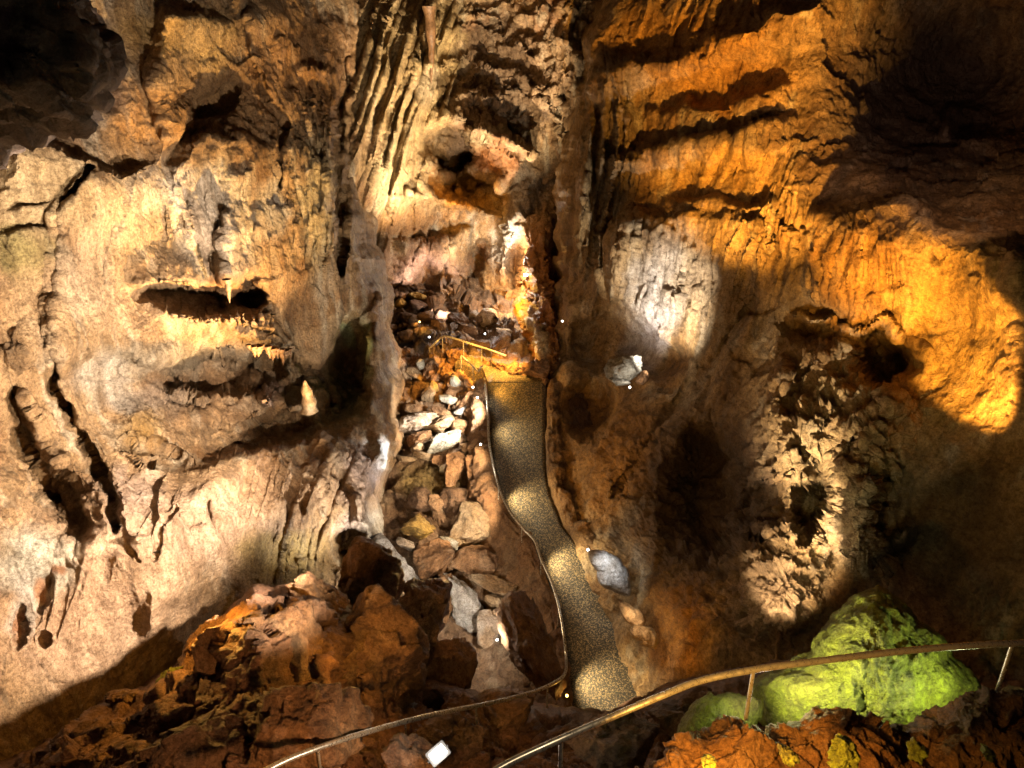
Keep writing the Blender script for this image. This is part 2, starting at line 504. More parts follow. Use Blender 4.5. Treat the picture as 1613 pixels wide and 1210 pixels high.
    for b in [(50, 300, 120, 90, (.7, .54, .32), .8), (200, 340, 90, 80, (.68, .52, .32), .8), (310, 300, 110, 50, (.68, .61, .52), .75),
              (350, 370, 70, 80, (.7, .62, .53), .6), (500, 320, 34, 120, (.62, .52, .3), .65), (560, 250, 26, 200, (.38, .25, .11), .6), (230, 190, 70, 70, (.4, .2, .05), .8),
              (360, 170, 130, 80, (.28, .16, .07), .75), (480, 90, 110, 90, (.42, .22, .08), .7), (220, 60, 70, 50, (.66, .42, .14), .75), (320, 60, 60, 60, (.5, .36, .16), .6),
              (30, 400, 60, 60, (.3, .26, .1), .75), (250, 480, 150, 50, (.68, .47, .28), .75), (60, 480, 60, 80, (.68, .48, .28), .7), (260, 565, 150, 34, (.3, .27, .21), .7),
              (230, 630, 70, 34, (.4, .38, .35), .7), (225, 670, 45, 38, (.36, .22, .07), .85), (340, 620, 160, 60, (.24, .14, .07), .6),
              (430, 620, 24, 22, (.62, .46, .4), .8), (250, 830, 230, 90, (.62, .45, .33), .8), (150, 980, 190, 130, (.68, .48, .33), .8), (230, 900, 60, 60, (.68, .5, .34), .6), (130, 430, 60, 90, (.66, .5, .34), .6), (200, 770, 60, 50, (.6, .47, .4), .6), (410, 460, 60, 60, (.5, .33, .2), .6), (430, 330, 30, 60, (.62, .6, .56), .6), (160, 600, 60, 40, (.48, .45, .4), .6),
              (60, 890, 80, 60, (.62, .62, .54), .8), (40, 960, 30, 60, (.62, .6, .56), .7), (460, 760, 140, 50, (.62, .42, .26), .7), (570, 740, 50, 60, (.46, .35, .31), .85), (560, 830, 40, 40, (.5, .4, .36), .8),
              (440, 880, 90, 50, (.34, .25, .08), .75), (600, 850, 40, 70, (.76, .72, .64), .85), (606, 710, 26, 40, (.82, .82, .82), .85), (120, 780, 60, 90, (.3, .19, .09), .6),  # the two whitest blobs brighten the pale flowstone with its lamp glow
              (470, 575, 9, 12, (.4, .5, .08), .8), (558, 528, 12, 28, (.5, .58, .36), .9), (90, 890, 20, 14, (.4, .16, .05), .8), (540, 590, 50, 90, (.2, .12, .07), .8),  # pale green blob paints a highlight, last blob the hollow's shade
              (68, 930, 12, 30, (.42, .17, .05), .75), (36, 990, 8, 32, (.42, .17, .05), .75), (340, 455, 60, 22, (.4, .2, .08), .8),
              (60, 90, 170, 140, (.16, .12, .11), .95)]:  # paints the unlit upper left corner dark
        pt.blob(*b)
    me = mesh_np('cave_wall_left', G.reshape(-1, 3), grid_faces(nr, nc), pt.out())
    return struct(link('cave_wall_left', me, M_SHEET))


# ------------------------------------------------------------------ end wall and sloping roof
dB = tps([(440, -300, 27), (440, 0, 26), (440, 300, 25), (540, 300, 24.2), (560, 0, 24.6), (640, 0, 26.8), (720, 0, 29), (800, 0, 28.5),
          (900, 0, 26.5), (1020, 0, 26), (800, -300, 25), (1020, -300, 24), (600, 200, 25.6), (660, 200, 28), (720, 150, 29.4),
          (800, 150, 29.5), (880, 150, 28), (620, 330, 28), (700, 340, 31.5), (640, 420, 32), (720, 420, 33), (740, 490, 33.5),
          (620, 500, 33.5), (800, 300, 31.5), (860, 300, 31), (800, 400, 33.5), (780, 520, 33.5), (860, 400, 30.5), (860, 520, 29),
          (850, 600, 28), (940, 400, 29), (940, 650, 27), (600, 640, 34), (760, 650, 35), (1000, 200, 27)])


def back_wall():
    nr, nc = 520, 330
    px, py = sheet_grid(nr, nc, -300, 660, curve((455, -300), (520, 300), (540, 660)), curve((1020, -300), (960, 660)))
    d = dB(px, py)
    f = Feat(px, py, 8, 40, 4)
    # flowing draperies that sweep down from the roof to the left
    rs = np.random.RandomState(3)
    f.flow([(760, -120), (700, 0), (650, 120), (612, 220), (585, 320), (560, 420)], f.ell(625, 160, 95, 330, 14, .6), .75, 30, 700, 5)
    f.flow([(760, -120), (700, 0), (650, 120), (612, 220), (585, 320), (560, 420)], f.ell(625, 160, 95, 330, 14, .6), .26, 11, 600, 6)
    f.flow([(960, -60), (900, 60), (880, 200)], f.ell(880, 100, 50, 180, 0, .8), .7, 20, 160, 7)
    f.flow([(700, 320), (690, 480)], f.ell(660, 430, 110, 70, 0, .5), .5, 40, 160, 8)
    f.line([(676, 0), (672, 60), (676, 120)], .9, 8)
    f.bump(640, 90, 50, 90, .5, 20, 1)
    f.vledge([(720, 60), (690, 170), (672, 220), (660, 300)], -.7, 30, 50)
    # arch with hanging lip and boulder inside
    f.bump(706, 236, 38, 46, -3.8, -20, .4); f.bump(752, 268, 46, 36, -3.2, 28, .4); f.bump(700, 285, 22, 36, -1.6, -10, .5)
    f.bump(748, 306, 60, 24, -2.0, 18, .45)
    f.bump(786, 255, 46, 46, 1.2, 25, .7)
    f.ledge([(728, 205), (770, 214), (810, 232), (845, 245)], 2.4, 16, 16, 12)
    f.ledge([(672, 232), (700, 195), (740, 190), (800, 212)], 1.2, 60, 12, 14)
    f.line([(640, 300), (700, 318), (760, 330), (800, 320)], .7, 12)
    f.ledge([(600, 378), (660, 385), (720, 372), (760, 360)], .7, 10, 50)
    f.line([(650, 320), (650, 420)], -.25, 4); f.line([(706, 330), (700, 460)], -.3, 5)
    f.ledge([(570, 430), (650, 446), (690, 420), (745, 440)], .9, 80, 8)
    f.bump(690, 470, 40, 30, .9, 0, .8)
    f.vledge([(765, 380), (745, 430), (730, 490)], -1.2, 40, 20)
    # pale column right of the arch, and the orange pillar
    f.bump(812, 360, 26, 90, 1.6, 18, 1)
    f.bump(858, 470, 34, 150, 3.0, -3, .9)
    f.bump(862, 560, 40, 60, 1.5, 0, .9)
    f.bump(812, 420, 16, 60, -1.8, 0, .8)
    f.flow([(850, 330), (846, 460), (852, 610)], f.ell(858, 480, 60, 150, 0, .5), .9, 15, 150, 9)
    # the roof's broken laminae
    for k in range(20):
        x, y, w = 730 + 110 * rs.rand(), 10 + 200 * rs.rand(), 25 + 60 * rs.rand()
        sl = (rs.rand() - .35) * 40
        f.ledge([(x - w, y), (x, y + sl * .4 - 8), (x + w * .6, y + sl * 1.5 + 12), (x + w, y + sl * 2)], .1 + .2 * rs.rand(), 4, 26, 14)
    f.vledge([(880, 40), (905, 100), (900, 180), (880, 250)], .9, 16, 40)
    d = d - f.z
    G = P(px, py, d); n = grid_normals(G); Q = G.reshape(-1, 3)
    fl = np.clip(f.ell(600, 200, 110, 260, 10, .6) * .6 + f.ell(840, 460, 70, 170, 0, .6), 0, 1).ravel()
    roof = f.ell(800, 120, 110, 130, 0, .5).ravel()
    dr = f.ell(625, 160, 100, 340, 14, .6).ravel()
    z = rock_noise(Q, .3, 0, 0, 0) + rock_noise(Q, 0, .06, .2, .07, fl, .06) * (1 - .65 * dr) + roof * (.22 * (ridged(Q * np.array([1.3, 1.3, 1.6]) + .4 * fbm(Q, 3)[:, None] + 4, 5, gain=.6) - .5) + .12 * fbm(Q * 3, 4, gain=.6))
    G = G + n * z.reshape(nr, nc, 1)
    pt = Paint(px, py, limestone(Q, (.48, .33, .17), (.36, .2, .09), (.62, .52, .36)), 5)
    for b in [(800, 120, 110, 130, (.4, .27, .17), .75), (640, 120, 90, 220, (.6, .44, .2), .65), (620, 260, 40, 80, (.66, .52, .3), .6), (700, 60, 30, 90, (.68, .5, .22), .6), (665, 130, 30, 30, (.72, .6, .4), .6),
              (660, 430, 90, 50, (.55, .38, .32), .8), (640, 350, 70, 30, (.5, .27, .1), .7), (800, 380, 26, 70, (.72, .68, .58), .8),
              (830, 300, 40, 40, (.5, .45, .38), .7), (785, 255, 44, 40, (.4, .17, .06), .85), (720, 250, 44, 60, (.13, .09, .07), .7),  # last blob paints shade inside the arch
              (730, 305, 60, 26, (.5, .25, .04), .8), (850, 480, 60, 150, (.5, .2, .03), .9), (800, 470, 40, 60, (.45, .22, .05), .7), (842, 530, 12, 50, (.7, .62, .4), .8),  # orange lamp light painted on arch floor and pillar, then its lit strip
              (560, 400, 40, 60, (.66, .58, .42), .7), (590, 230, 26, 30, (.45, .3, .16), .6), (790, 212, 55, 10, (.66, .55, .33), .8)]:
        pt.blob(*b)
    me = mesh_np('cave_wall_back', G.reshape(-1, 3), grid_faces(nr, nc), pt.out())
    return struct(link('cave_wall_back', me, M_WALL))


# ------------------------------------------------------------------ right wall
xlC = curve((985, -300), (945, 0), (926, 60), (914, 120), (905, 200), (892, 260), (884, 330), (886, 400), (880, 500), (868, 590), (858, 650),
            (856, 700), (862, 780), (880, 840), (915, 890), (950, 950), (975, 1010), (992, 1080), (1000, 1240), wob=16)
dC = tps([(880, -300, 25), (900, 0, 24.5), (890, 200, 24.3), (880, 350, 24.3), (875, 500, 24.2), (860, 620, 23.6), (860, 720, 22.2), (880, 820, 20.4),
          (930, 900, 19.0), (980, 1000, 17.8), (1000, 1100, 17), (1000, 1240, 16.5),
          (1050, -300, 22.5), (1050, 0, 22), (1050, 200, 21.6), (1050, 330, 21.2), (1050, 450, 21), (1040, 600, 20.8), (1050, 700, 19.5),
          (1050, 850, 17.8), (1060, 950, 16.6), (1060, 1060, 15.8), (1100, 1240, 14.5),
          (1250, -300, 18.5), (1250, 0, 18.5), (1250, 250, 18), (1250, 400, 17.4), (1250, 560, 17.2), (1250, 700, 15.6), (1250, 850, 14.8), (1250, 1000, 14.3), (1250, 1240, 13),
          (1420, 0, 18), (1420, 200, 17.5), (1420, 400, 15), (1420, 560, 14.8), (1420, 700, 14.2), (1420, 900, 13.6), (1420, 1100, 13),
          (1613, -300, 17), (1613, 0, 18), (1613, 200, 17.5), (1613, 330, 14), (1613, 450, 13), (1613, 650, 12.6), (1613, 900, 12.2), (1613, 1200, 12),
          (2150, -300, 10), (2150, 300, 9.5), (2150, 800, 9), (2150, 1240, 9)])


def right_wall():
    nr, nc = 620, 560
    px, py = sheet_grid(nr, nc, -300, 1240, lambda y: xlC(y) - 12, curve((2150, -300), (2150, 1240)))
    t = np.linspace(0, 1, nc); t2 = np.where(t < .88, t / .88 * .6, .6 + (t - .88) / .12 * .4)
    a = (xlC(py[:, 0]) - 12)[:, None]
    px = a + (2150 - a) * t2[None]
    d = dC(px, py)
    u = xlC(py) - px
    d = d + 1.8 * np.clip((u + 30) / 30, 0, 2) ** 2.2 * (1 - sstep(560, 720, py))
    f = Feat(px, py, 9, 60, 6)
    # bedding ledges that shade the bands above them
    f.ledge([(925, 120), (1000, 104), (1060, 92), (1110, 76), (1160, 50), (1230, 22), (1330, -10)], .8, 22, 75)
    f.ledge([(1020, 185), (1100, 172), (1180, 160), (1250, 130)], .55, 16, 60)
    f.ledge([(930, 255), (1000, 246), (1070, 235), (1160, 216), (1250, 186)], .7, 20, 60)
    f.ledge([(1040, 324), (1100, 318), (1160, 325), (1230, 320)], .6, 12, 40)
    f.ledge([(930, 372), (1000, 358), (1080, 352), (1160, 356), (1220, 356)], .8, 26, 100)
    f.ledge([(1270, 352), (1350, 350), (1420, 335), (1480, 360), (1560, 380), (1640, 400)], .9, 40, 150)
    f.bump(1480, 130, 160, 150, -1.8, 0, 1)
    f.bump(1490, 195, 14, 24, .9, 20, 1)
    # oblique fluting of the upper middle
    f.flow([(1330, 120), (1290, 250), (1240, 400), (1205, 540)], f.ell(1200, 360, 90, 220, 22, .7), .22, 20, 260, 10)
    f.flow([(1310, 330), (1300, 500)], f.ell(1350, 430, 100, 110, 0, .6), .13, 18, 240, 11)
    f.flow([(1010, 350), (1000, 450), (980, 540)], f.ell(1050, 430, 110, 110, 0, .6), .2, 16, 240, 12)
    f.flow([(1160, 180), (1130, 330)], f.ell(1130, 240, 120, 90, 0, .8), .18, 26, 200, 13)
    f.flow([(1120, -60), (1080, 110)], f.ell(1100, 40, 160, 80, 0, .8), .25, 24, 130, 14)
    f.vledge([(900, 60), (930, 170), (935, 300), (915, 420), (905, 480)], -.9, 30, 40)
    f.flow([(950, 60), (955, 180), (945, 320), (925, 480)], f.ell(950, 270, 60, 230, 0, .6), .9, 22, 200, 15)
    # alcove with the pale block, fault line under it
    f.bump(950, 540, 70, 64, -2.0, 0, .7)
    f.bump(1030, 560, 60, 36, -1.0, 10, .7)
    f.bump(930, 640, 44, 54, -1.7, 0, .6)
    f.line([(1180, 470), (1120, 570), (1060, 640), (1010, 715), (960, 780)], -.3, 7)
    f.line([(1185, 500), (1130, 600), (1075, 665), (1030, 735)], .35, 20)
    f.bump(980, 700, 110, 90, .7, -30, 1)
    # knobbly mass
    rs = np.random.RandomState(11)
    for k in range(26):
        y = 540 + 360 * rs.rand(); x = 1235 + 170 * rs.rand() + (y - 520) * .02
        r = 12 + 22 * rs.rand()
        f.bump(x, y, r * 1.5, r * (.4 + .3 * rs.rand()), .12 + .2 * rs.rand(), -60 + 40 * rs.rand(), .8)
    f.bump(1310, 660, 110, 150, .6, 20, 1)
    f.bump(1345, 820, 40, 90, .8, 0, .9)
    f.bump(1220, 930, 70, 80, .7, 0, .9)
    f.bump(1285, 790, 34, 70, -1.8, 20, .5)
    f.bump(1390, 560, 60, 60, -1.5, -30, .5)
    f.bump(1290, 510, 60, 34, -1.2, 10, .5)
    f.bump(1195, 855, 26, 22, -.9, 0, .5)
    f.ledge([(1240, 500), (1300, 505), (1360, 520), (1400, 500), (1430, 530)], .9, 6, 20, 10)
    f.line([(1352, 690), (1335, 740), (1325, 800)], -.5, 6)
    f.bump(1500, 560, 90, 170, -.5, 0, 1)
    f.ledge([(1400, 505), (1440, 520), (1480, 560)], -.3, 30, 20)
    f.bump(1275, 775, 30, 60, -1.0, 30, .7)
    f.line([(1420, 600), (1375, 680), (1350, 760), (1345, 880)], .7, 26)
    f.line([(1240, 570), (1225, 660), (1245, 740)], .5, 22)
    f.bump(1205, 800, 46, 34, -1.0, -20, .5)
    f.bump(1395, 570, 30, 60, -1.2, -24, .5)
    f.bump(1400, 800, 34, 90, -.9, 0, .7)
    f.bump(1120, 780, 80, 120, -2.0, 0, .7)
    d = d - f.z
    G = P(px, py, d); n = grid_normals(G); Q = G.reshape(-1, 3)
    fl = np.clip(f.ell(1060, 430, 120, 110, 0, .5) + f.ell(1350, 430, 80, 90, 0, .5) + f.ell(960, 260, 70, 180, 0, .5), 0, 1).ravel()
    rough = np.clip(f.ell(1310, 720, 130, 230, 0, .5) + f.ell(1220, 930, 80, 90, 0, .5) + .6 * f.ell(1090, 830, 190, 230, 0, .6) + .3 * f.ell(940, 700, 100, 120, 0, .7), 0, 1).ravel()
    smooth = np.clip(f.ell(1510, 540, 120, 170, 0, .5) + f.ell(1150, 280, 130, 70, 0, .6) * .6, 0, 1).ravel()
    z = rock_noise(Q, .3, 0, 0, 0) + rock_noise(Q, 0, .05, .11, .05, fl, .06) * (1 - .5 * smooth) + (.42 * (ridged(Q * np.array([2.1, 2.1, 1.3]) + 30, 5, gain=.62) - .55) + .08 * cell(Q * 1.6 + .3 * fbm(Q * 2, 3)[:, None])[2] + .2 * fbm(Q * 3.3, 5, gain=.65)) * rough
    G = G + n * z.reshape(nr, nc, 1)
    pt = Paint(px, py, limestone(Q, (.44, .29, .13), (.3, .17, .06), (.5, .4, .26)), 7)
    for b in [(1080, 60, 170, 60, (.6, .3, .05), .7), (1130, 130, 140, 50, (.6, .3, .05), .7), (1140, 270, 110, 45, (.52, .3, .06), .7),  # orange lamp light put into the colour of the lit bands
              (1150, 210, 130, 22, (.12, .085, .05), .6), (1010, 100, 90, 14, (.14, .09, .05), .5),  # ledge shadows deepened by dark bands in the colour
              (970, 230, 50, 150, (.12, .09, .05), .7), (1070, 430, 120, 95, (.52, .4, .26), .8, 0, 1), (1030, 465, 48, 100, (.7, .66, .64), .85, 10, .9), (1010, 545, 40, 40, (.66, .64, .68), .8, 0, .8),  # first blob paints the shadowed left rib, the pale ones the white-lit patch
              (1030, 530, 30, 40, (.7, .68, .78), .5), (1350, 420, 90, 90, (.5, .25, .05), .6), (1500, 520, 110, 170, (.58, .36, .08), .7),  # white and orange lamp light painted on the alcove wall and orange panels
              (960, 710, 120, 110, (.32, .17, .04), .85), (1120, 790, 150, 190, (.1, .065, .04), .9), (1310, 700, 110, 160, (.5, .38, .2), .5),  # middle blob: brown mud, darkened further against bounce light
              (1220, 940, 70, 80, (.52, .36, .22), .7), (1345, 840, 40, 70, (.5, .4, .27), .7), (1450, 150, 190, 190, (.1, .075, .07), .9),  # last blob darkens the unlit upper right recess
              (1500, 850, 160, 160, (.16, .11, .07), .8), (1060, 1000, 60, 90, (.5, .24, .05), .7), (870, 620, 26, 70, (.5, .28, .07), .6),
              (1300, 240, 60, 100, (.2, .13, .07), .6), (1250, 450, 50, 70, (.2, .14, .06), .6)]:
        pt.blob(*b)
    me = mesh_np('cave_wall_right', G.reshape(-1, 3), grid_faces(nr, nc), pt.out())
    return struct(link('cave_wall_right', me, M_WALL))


# ------------------------------------------------------------------ path and floor
def path_d(py, dz=0.0):
    v = (np.asarray(py, float) - H / 2) / F
    return (17.557 - dz) / (SP + v * CP + .356 * (CP - v * SP))


PL = curve((768, 590), (770, 605), (772, 640), (776, 700), (780, 740), (788, 780), (812, 820), (838, 850), (852, 880), (868, 920),
           (884, 960), (892, 1000), (900, 1060), (904, 1110), (906, 1180))
PR = curve((858, 590), (858, 605), (856, 700), (857, 740), (865, 780), (884, 830), (900, 850), (937, 900), (970, 950), (988, 1000), (1003, 1050), (1008, 1100), (1010, 1180))

gd = lambda x, y, k: (x, y, float(path_d(y)) + k)
dG = tps([gd(640, 620, 1.6), gd(700, 620, 1.3), gd(640, 720, 1.4), gd(720, 720, 1.3), gd(640, 850, 1.6), gd(740, 850, 1.5), gd(640, 950, 1.4), gd(760, 950, 1.5),
          gd(640, 1100, 1.0), gd(800, 1100, 1.4), gd(800, 700, .9), gd(815, 620, .35), gd(800, 1200, 1.2), gd(640, 1250, .8), gd(950, 1000, .6), gd(900, 850, .6),
          gd(1000, 1100, .5), gd(1000, 1250, .5), gd(950, 700, .4), (900, 600, 25), (815, 585, 25.2), (700, 560, 27.2), (600, 560, 28.5), (620, 500, 30.5), (700, 500, 30.5), (760, 520, 30), (860, 560, 27.5),
          (640, 450, 33), (740, 460, 33.5), (820, 470, 32.5), (900, 500, 30), (520, 700, 25), (500, 1000, 21)])


def floor():
    nr, nc = 420, 320
    px, py = sheet_grid(nr, nc, 440, 1250, curve((520, 440), (460, 1250)), curve((920, 440), (960, 700), (1060, 1000), (1080, 1250)))
    d = dG(px, py)
    f = Feat(px, py, 6, 40, 9)
    rs = np.random.RandomState(4)
    for k in range(90):
        x = 600 + 200 * rs.rand(); y = 450 + 130 * rs.rand(); r = 5 + 11 * rs.rand()
        f.bump(x, y, r * 1.3, r, .25 + .5 * rs.rand(), 0, .8)
    d = d - f.z
    G = P(px, py, d); n = grid_normals(G); Q = G.reshape(-1, 3)
    on = (px > PL(py) - 26) & (px < PR(py) + 16) & (py > 596)
    z = (rock_noise(Q, .2, .22, .3, .07) - .1).reshape(nr, nc)
    z = np.where(on, np.minimum(z, -.05) * .2 - .05, z)
    G = G + n * z[..., None]
    pt = Paint(px, py, limestone(Q, (.26, .16, .09), (.18, .1, .05), (.4, .3, .2), .6), 9)
    for b in [(700, 520, 120, 50, (.14, .095, .07), .7), (680, 760, 60, 40, (.36, .27, .1), .7), (780, 585, 60, 20, (.45, .24, .06), .7)]:
        pt.blob(*b)
    me = mesh_np('cave_floor', G.reshape(-1, 3), grid_faces(nr, nc), pt.out())
    return struct(link('cave_floor', me, M_ROCK))


def path_mat():
    m = bpy.data.materials.new('exposed_aggregate'); m.use_nodes = True
    N = m.node_tree.nodes; L = m.node_tree.links; b = N['Principled BSDF']
    tc = N.new('ShaderNodeTexCoord')
    v = N.new('ShaderNodeTexVoronoi'); v.inputs['Scale'].default_value = 50
    L.new(tc.outputs['Object'], v.inputs['Vector'])
    n = N.new('ShaderNodeTexNoise'); n.inputs['Scale'].default_value = 1.3; n.inputs['Detail'].default_value = 6
    L.new(tc.outputs['Object'], n.inputs['Vector'])
    r = N.new('ShaderNodeValToRGB'); e = r.color_ramp.elements
    e[0].position = 0; e[0].color = (.02, .017, .011, 1); e[1].position = 1; e[1].color = (.42, .3, .14, 1)
    el = e.new(.55); el.color = (.06, .048, .027, 1)
    sx = N.new('ShaderNodeSeparateColor'); L.new(v.outputs['Color'], sx.inputs[0]); L.new(sx.outputs[0], r.inputs[0])
    mx = N.new('ShaderNodeMixRGB'); mx.blend_type = 'MULTIPLY'; mx.inputs[0].default_value = .6
    rr = N.new('ShaderNodeValToRGB'); rr.color_ramp.elements[0].position = .35; rr.color_ramp.elements[1].position = .62
    rr.color_ramp.elements[0].color = (.4, .36, .3, 1)
    L.new(n.outputs[0], rr.inputs[0]); L.new(r.outputs[0], mx.inputs[1]); L.new(rr.outputs[0], mx.inputs[2])
    L.new(mx.outputs[0], b.inputs['Base Color'])
    b.inputs['Roughness'].default_value = .5; b.inputs['Specular IOR Level'].default_value = .5
    bp = N.new('ShaderNodeBump'); bp.inputs['Strength'].default_value = .9; bp.inputs['Distance'].default_value = .02; bp.invert = True
    L.new(v.outputs['Distance'], bp.inputs['Height']); L.new(bp.outputs[0], b.inputs['Normal'])
    return m


def footpath():
    ys = np.linspace(603, 1165, 150); nc = 14
    rows = []
    for y in ys:
        a, b = PL(y) - 2, PR(y) + 2
        xs = np.linspace(a, b, nc)
        q = P(xs, np.full(nc, y), path_d(y, .02))
        q = np.concatenate([[q[0] - [0, 0, .5]], q, [q[-1] - [0, 0, .5]]])
        rows.append(q)
    G = np.array(rows)
    # the ramp starts from a level landing that swings left
    me = mesh_np('footpath', G.reshape(-1, 3), grid_faces(len(ys), nc + 2))
    o = struct(link('footpath', me, M_PATH))
    # landing: outline in plan
    e = P([768, 857], [603, 603], path_d(603))
    z = e[0, 2] + .03
    ol = [(e[0, 0], e[0, 1]), (e[1, 0], e[1, 1]), (e[1, 0] - .1, e[1, 1] + .7), (.5, e[1, 1] + 1.3), (-.6, e[1, 1] + 1.7), (-1.6, e[1, 1] + 2.0), (-1.8, e[1, 1] + 1.3), (-.9, e[1, 1] + .9)]
    k = len(ol)
    v = [(x, y, z + max(0, y - e[0, 1]) * .05) for x, y in ol] + [(x, y, z - .6) for x, y in ol]
    me2 = bpy.data.meshes.new('path_landing')
    me2.from_pydata(v, [], [tuple(range(k))] + [(i, (i + 1) % k, k + (i + 1) % k, k + i) for i in range(k)])
    struct(link('path_landing', me2, M_PATH))


M_PATH = path_mat()


def kerb(name, side, prof, label, cat, col, y0=606, y1=1150, n=300, noise=(.06, .16, .16, .06), seed=0):
    """rough stone edging: a cross-section swept along one edge of the path"""
    ys = np.linspace(y0, y1, n)
    e = PL(ys) if side < 0 else PR(ys)
    e = e + side * (4 + 3.5 * fbm(np.stack([ys / 14, ys * 0, ys * 0 + seed], -1), 4))
    E = P(e, ys, path_d(ys, .02))
    pr = np.array(prof, float)
    tt = np.linspace(0, len(pr) - 1, 46); ii = np.arange(len(pr))
    ox = np.interp(tt, ii, pr[:, 0]); oz = np.interp(tt, ii, pr[:, 1])
    G = E[:, None, :] + np.stack([ox * side, 0 * ox, oz], -1)[None]
    Q = G.reshape(-1, 3)
    nrm = grid_normals(G)
    z = rock_noise(Q + seed, *noise).reshape(n, 46)
    fade = np.clip(tt / 2.4, .12, 1)[None]
    lump = .13 * cell(Q * 2.1 + seed)[2].reshape(n, 46)
    G = G + nrm * ((z + lump) * fade)[..., None]
    c = limestone(Q, *col, .6)
    me = mesh_np(name, G.reshape(-1, 3), grid_faces(n, 46), c)
    o = link(name, me, M_ROCK)
    return tag(o, label, cat)


def overhang():  # dark rock mass added to stand in for the unlit upper left corner
    xr = curve((118, -320), (130, 0), (140, 40), (168, 85), (168, 130), (158, 165), (128, 192), (70, 208), (30, 226), (-10, 246), (-70, 265), (-140, 285), (-230, 290))
    e = np.array([(118, -320), (130, 0), (140, 40), (166, 85), (170, 130), (158, 165), (128, 192), (70, 208), (30, 226), (-10, 246), (-140, 285), (-400, 290), (-700, 280)], float)
    L = np.concatenate([[0], np.cumsum(np.hypot(*np.diff(e, axis=0).T))])
    nc, nr = 260, 150
    t = np.linspace(0, L[-1], nc)
    ex, ey = np.interp(t, L, e[:, 0]), np.interp(t, L, e[:, 1])
    k = fbm(np.stack([t / 40, t * 0, t * 0 + 3], -1), 4) * 12
    ex, ey = ex + k, ey + k
    s = np.concatenate([np.linspace(-.1, 0, 14)[:-1], np.linspace(0, 1, nr - 13)])[:, None]
    sp = np.maximum(s, 0)
    px = ex[None] + (-700 - ex[None]) * sp; py = ey[None] + (-420 - ey[None]) * sp
    d = 8.2 - 1.0 * sp - 1.2 * np.sqrt(np.clip(sp, 0, .12) / .12) + 30 * np.maximum(-s, 0)
    G = P(px, py, d); n = grid_normals(G); Q = G.reshape(-1, 3)
    G = G + n * rock_noise(Q * 1.4, .25, .12, .2, .05).reshape(len(s), nc, 1)
    me = mesh_np('added_overhang', G.reshape(-1, 3), grid_faces(len(s), nc), limestone(Q, (.2, .15, .13), (.14, .1, .09), (.32, .26, .23)))
    return struct(link('added_overhang', me, M_WALL))


left_wall(); overhang(); back_wall(); right_wall(); floor(); footpath()
kerb('retaining_wall', -1, [(0, 0), (.02, .16), (.2, .2), (.34, .05), (.5, -.7), (.75, -1.5), (1.0, -2.4)],
     'rough brown stone bank dropping from the left edge of the footpath to the rubble', 'stone bank', ((.3, .17, .08), (.22, .11, .05), (.4, .27, .15)))
kerb('stone_kerb', 1, [(0, 0), (.03, .22), (.16, .3), (.34, .26), (.45, .0), (.6, -.5)],
     'low rough stone kerb along the right edge of the footpath', 'kerb', ((.4, .24, .1), (.3, .17, .07), (.45, .3, .16)), seed=30)
#@@REST
# ------------------------------------------------------------------ near ground: the slope below the landing
topF = np.array([(-500, 1200), (-150, 1190), (0, 1205), (90, 1165), (150, 1115), (230, 1085), (280, 1050), (330, 1000), (372, 955), (400, 930), (440, 928),
                 (520, 925), (560, 960), (620, 1030), (700, 1075), (760, 1100), (860, 1115), (905, 1118), (960, 1128), (1010, 1105), (1050, 1082), (1130, 1066), (1190, 1052),
                 (1250, 1046), (1300, 1040), (1400, 1060), (1500, 1085), (1620, 1080), (1800, 1060), (2200, 1040)], float)
dFt = lambda x: np.interp(x, [-500, 0, 200, 400, 520, 640, 760, 900, 1010, 1100, 1300, 1613, 2200], [11, 11, 11.6, 12.6, 13.4, 14.8, 14, 13.5, 13.2, 12, 10.8, 9.4, 8.5])
dFb = lambda x: np.interp(x, [-500, 0, 400, 700, 900, 1100, 1400, 1613, 2200], [6.5, 7, 7.6, 8, 7.8, 7.4, 7.2, 6.8, 6.5])


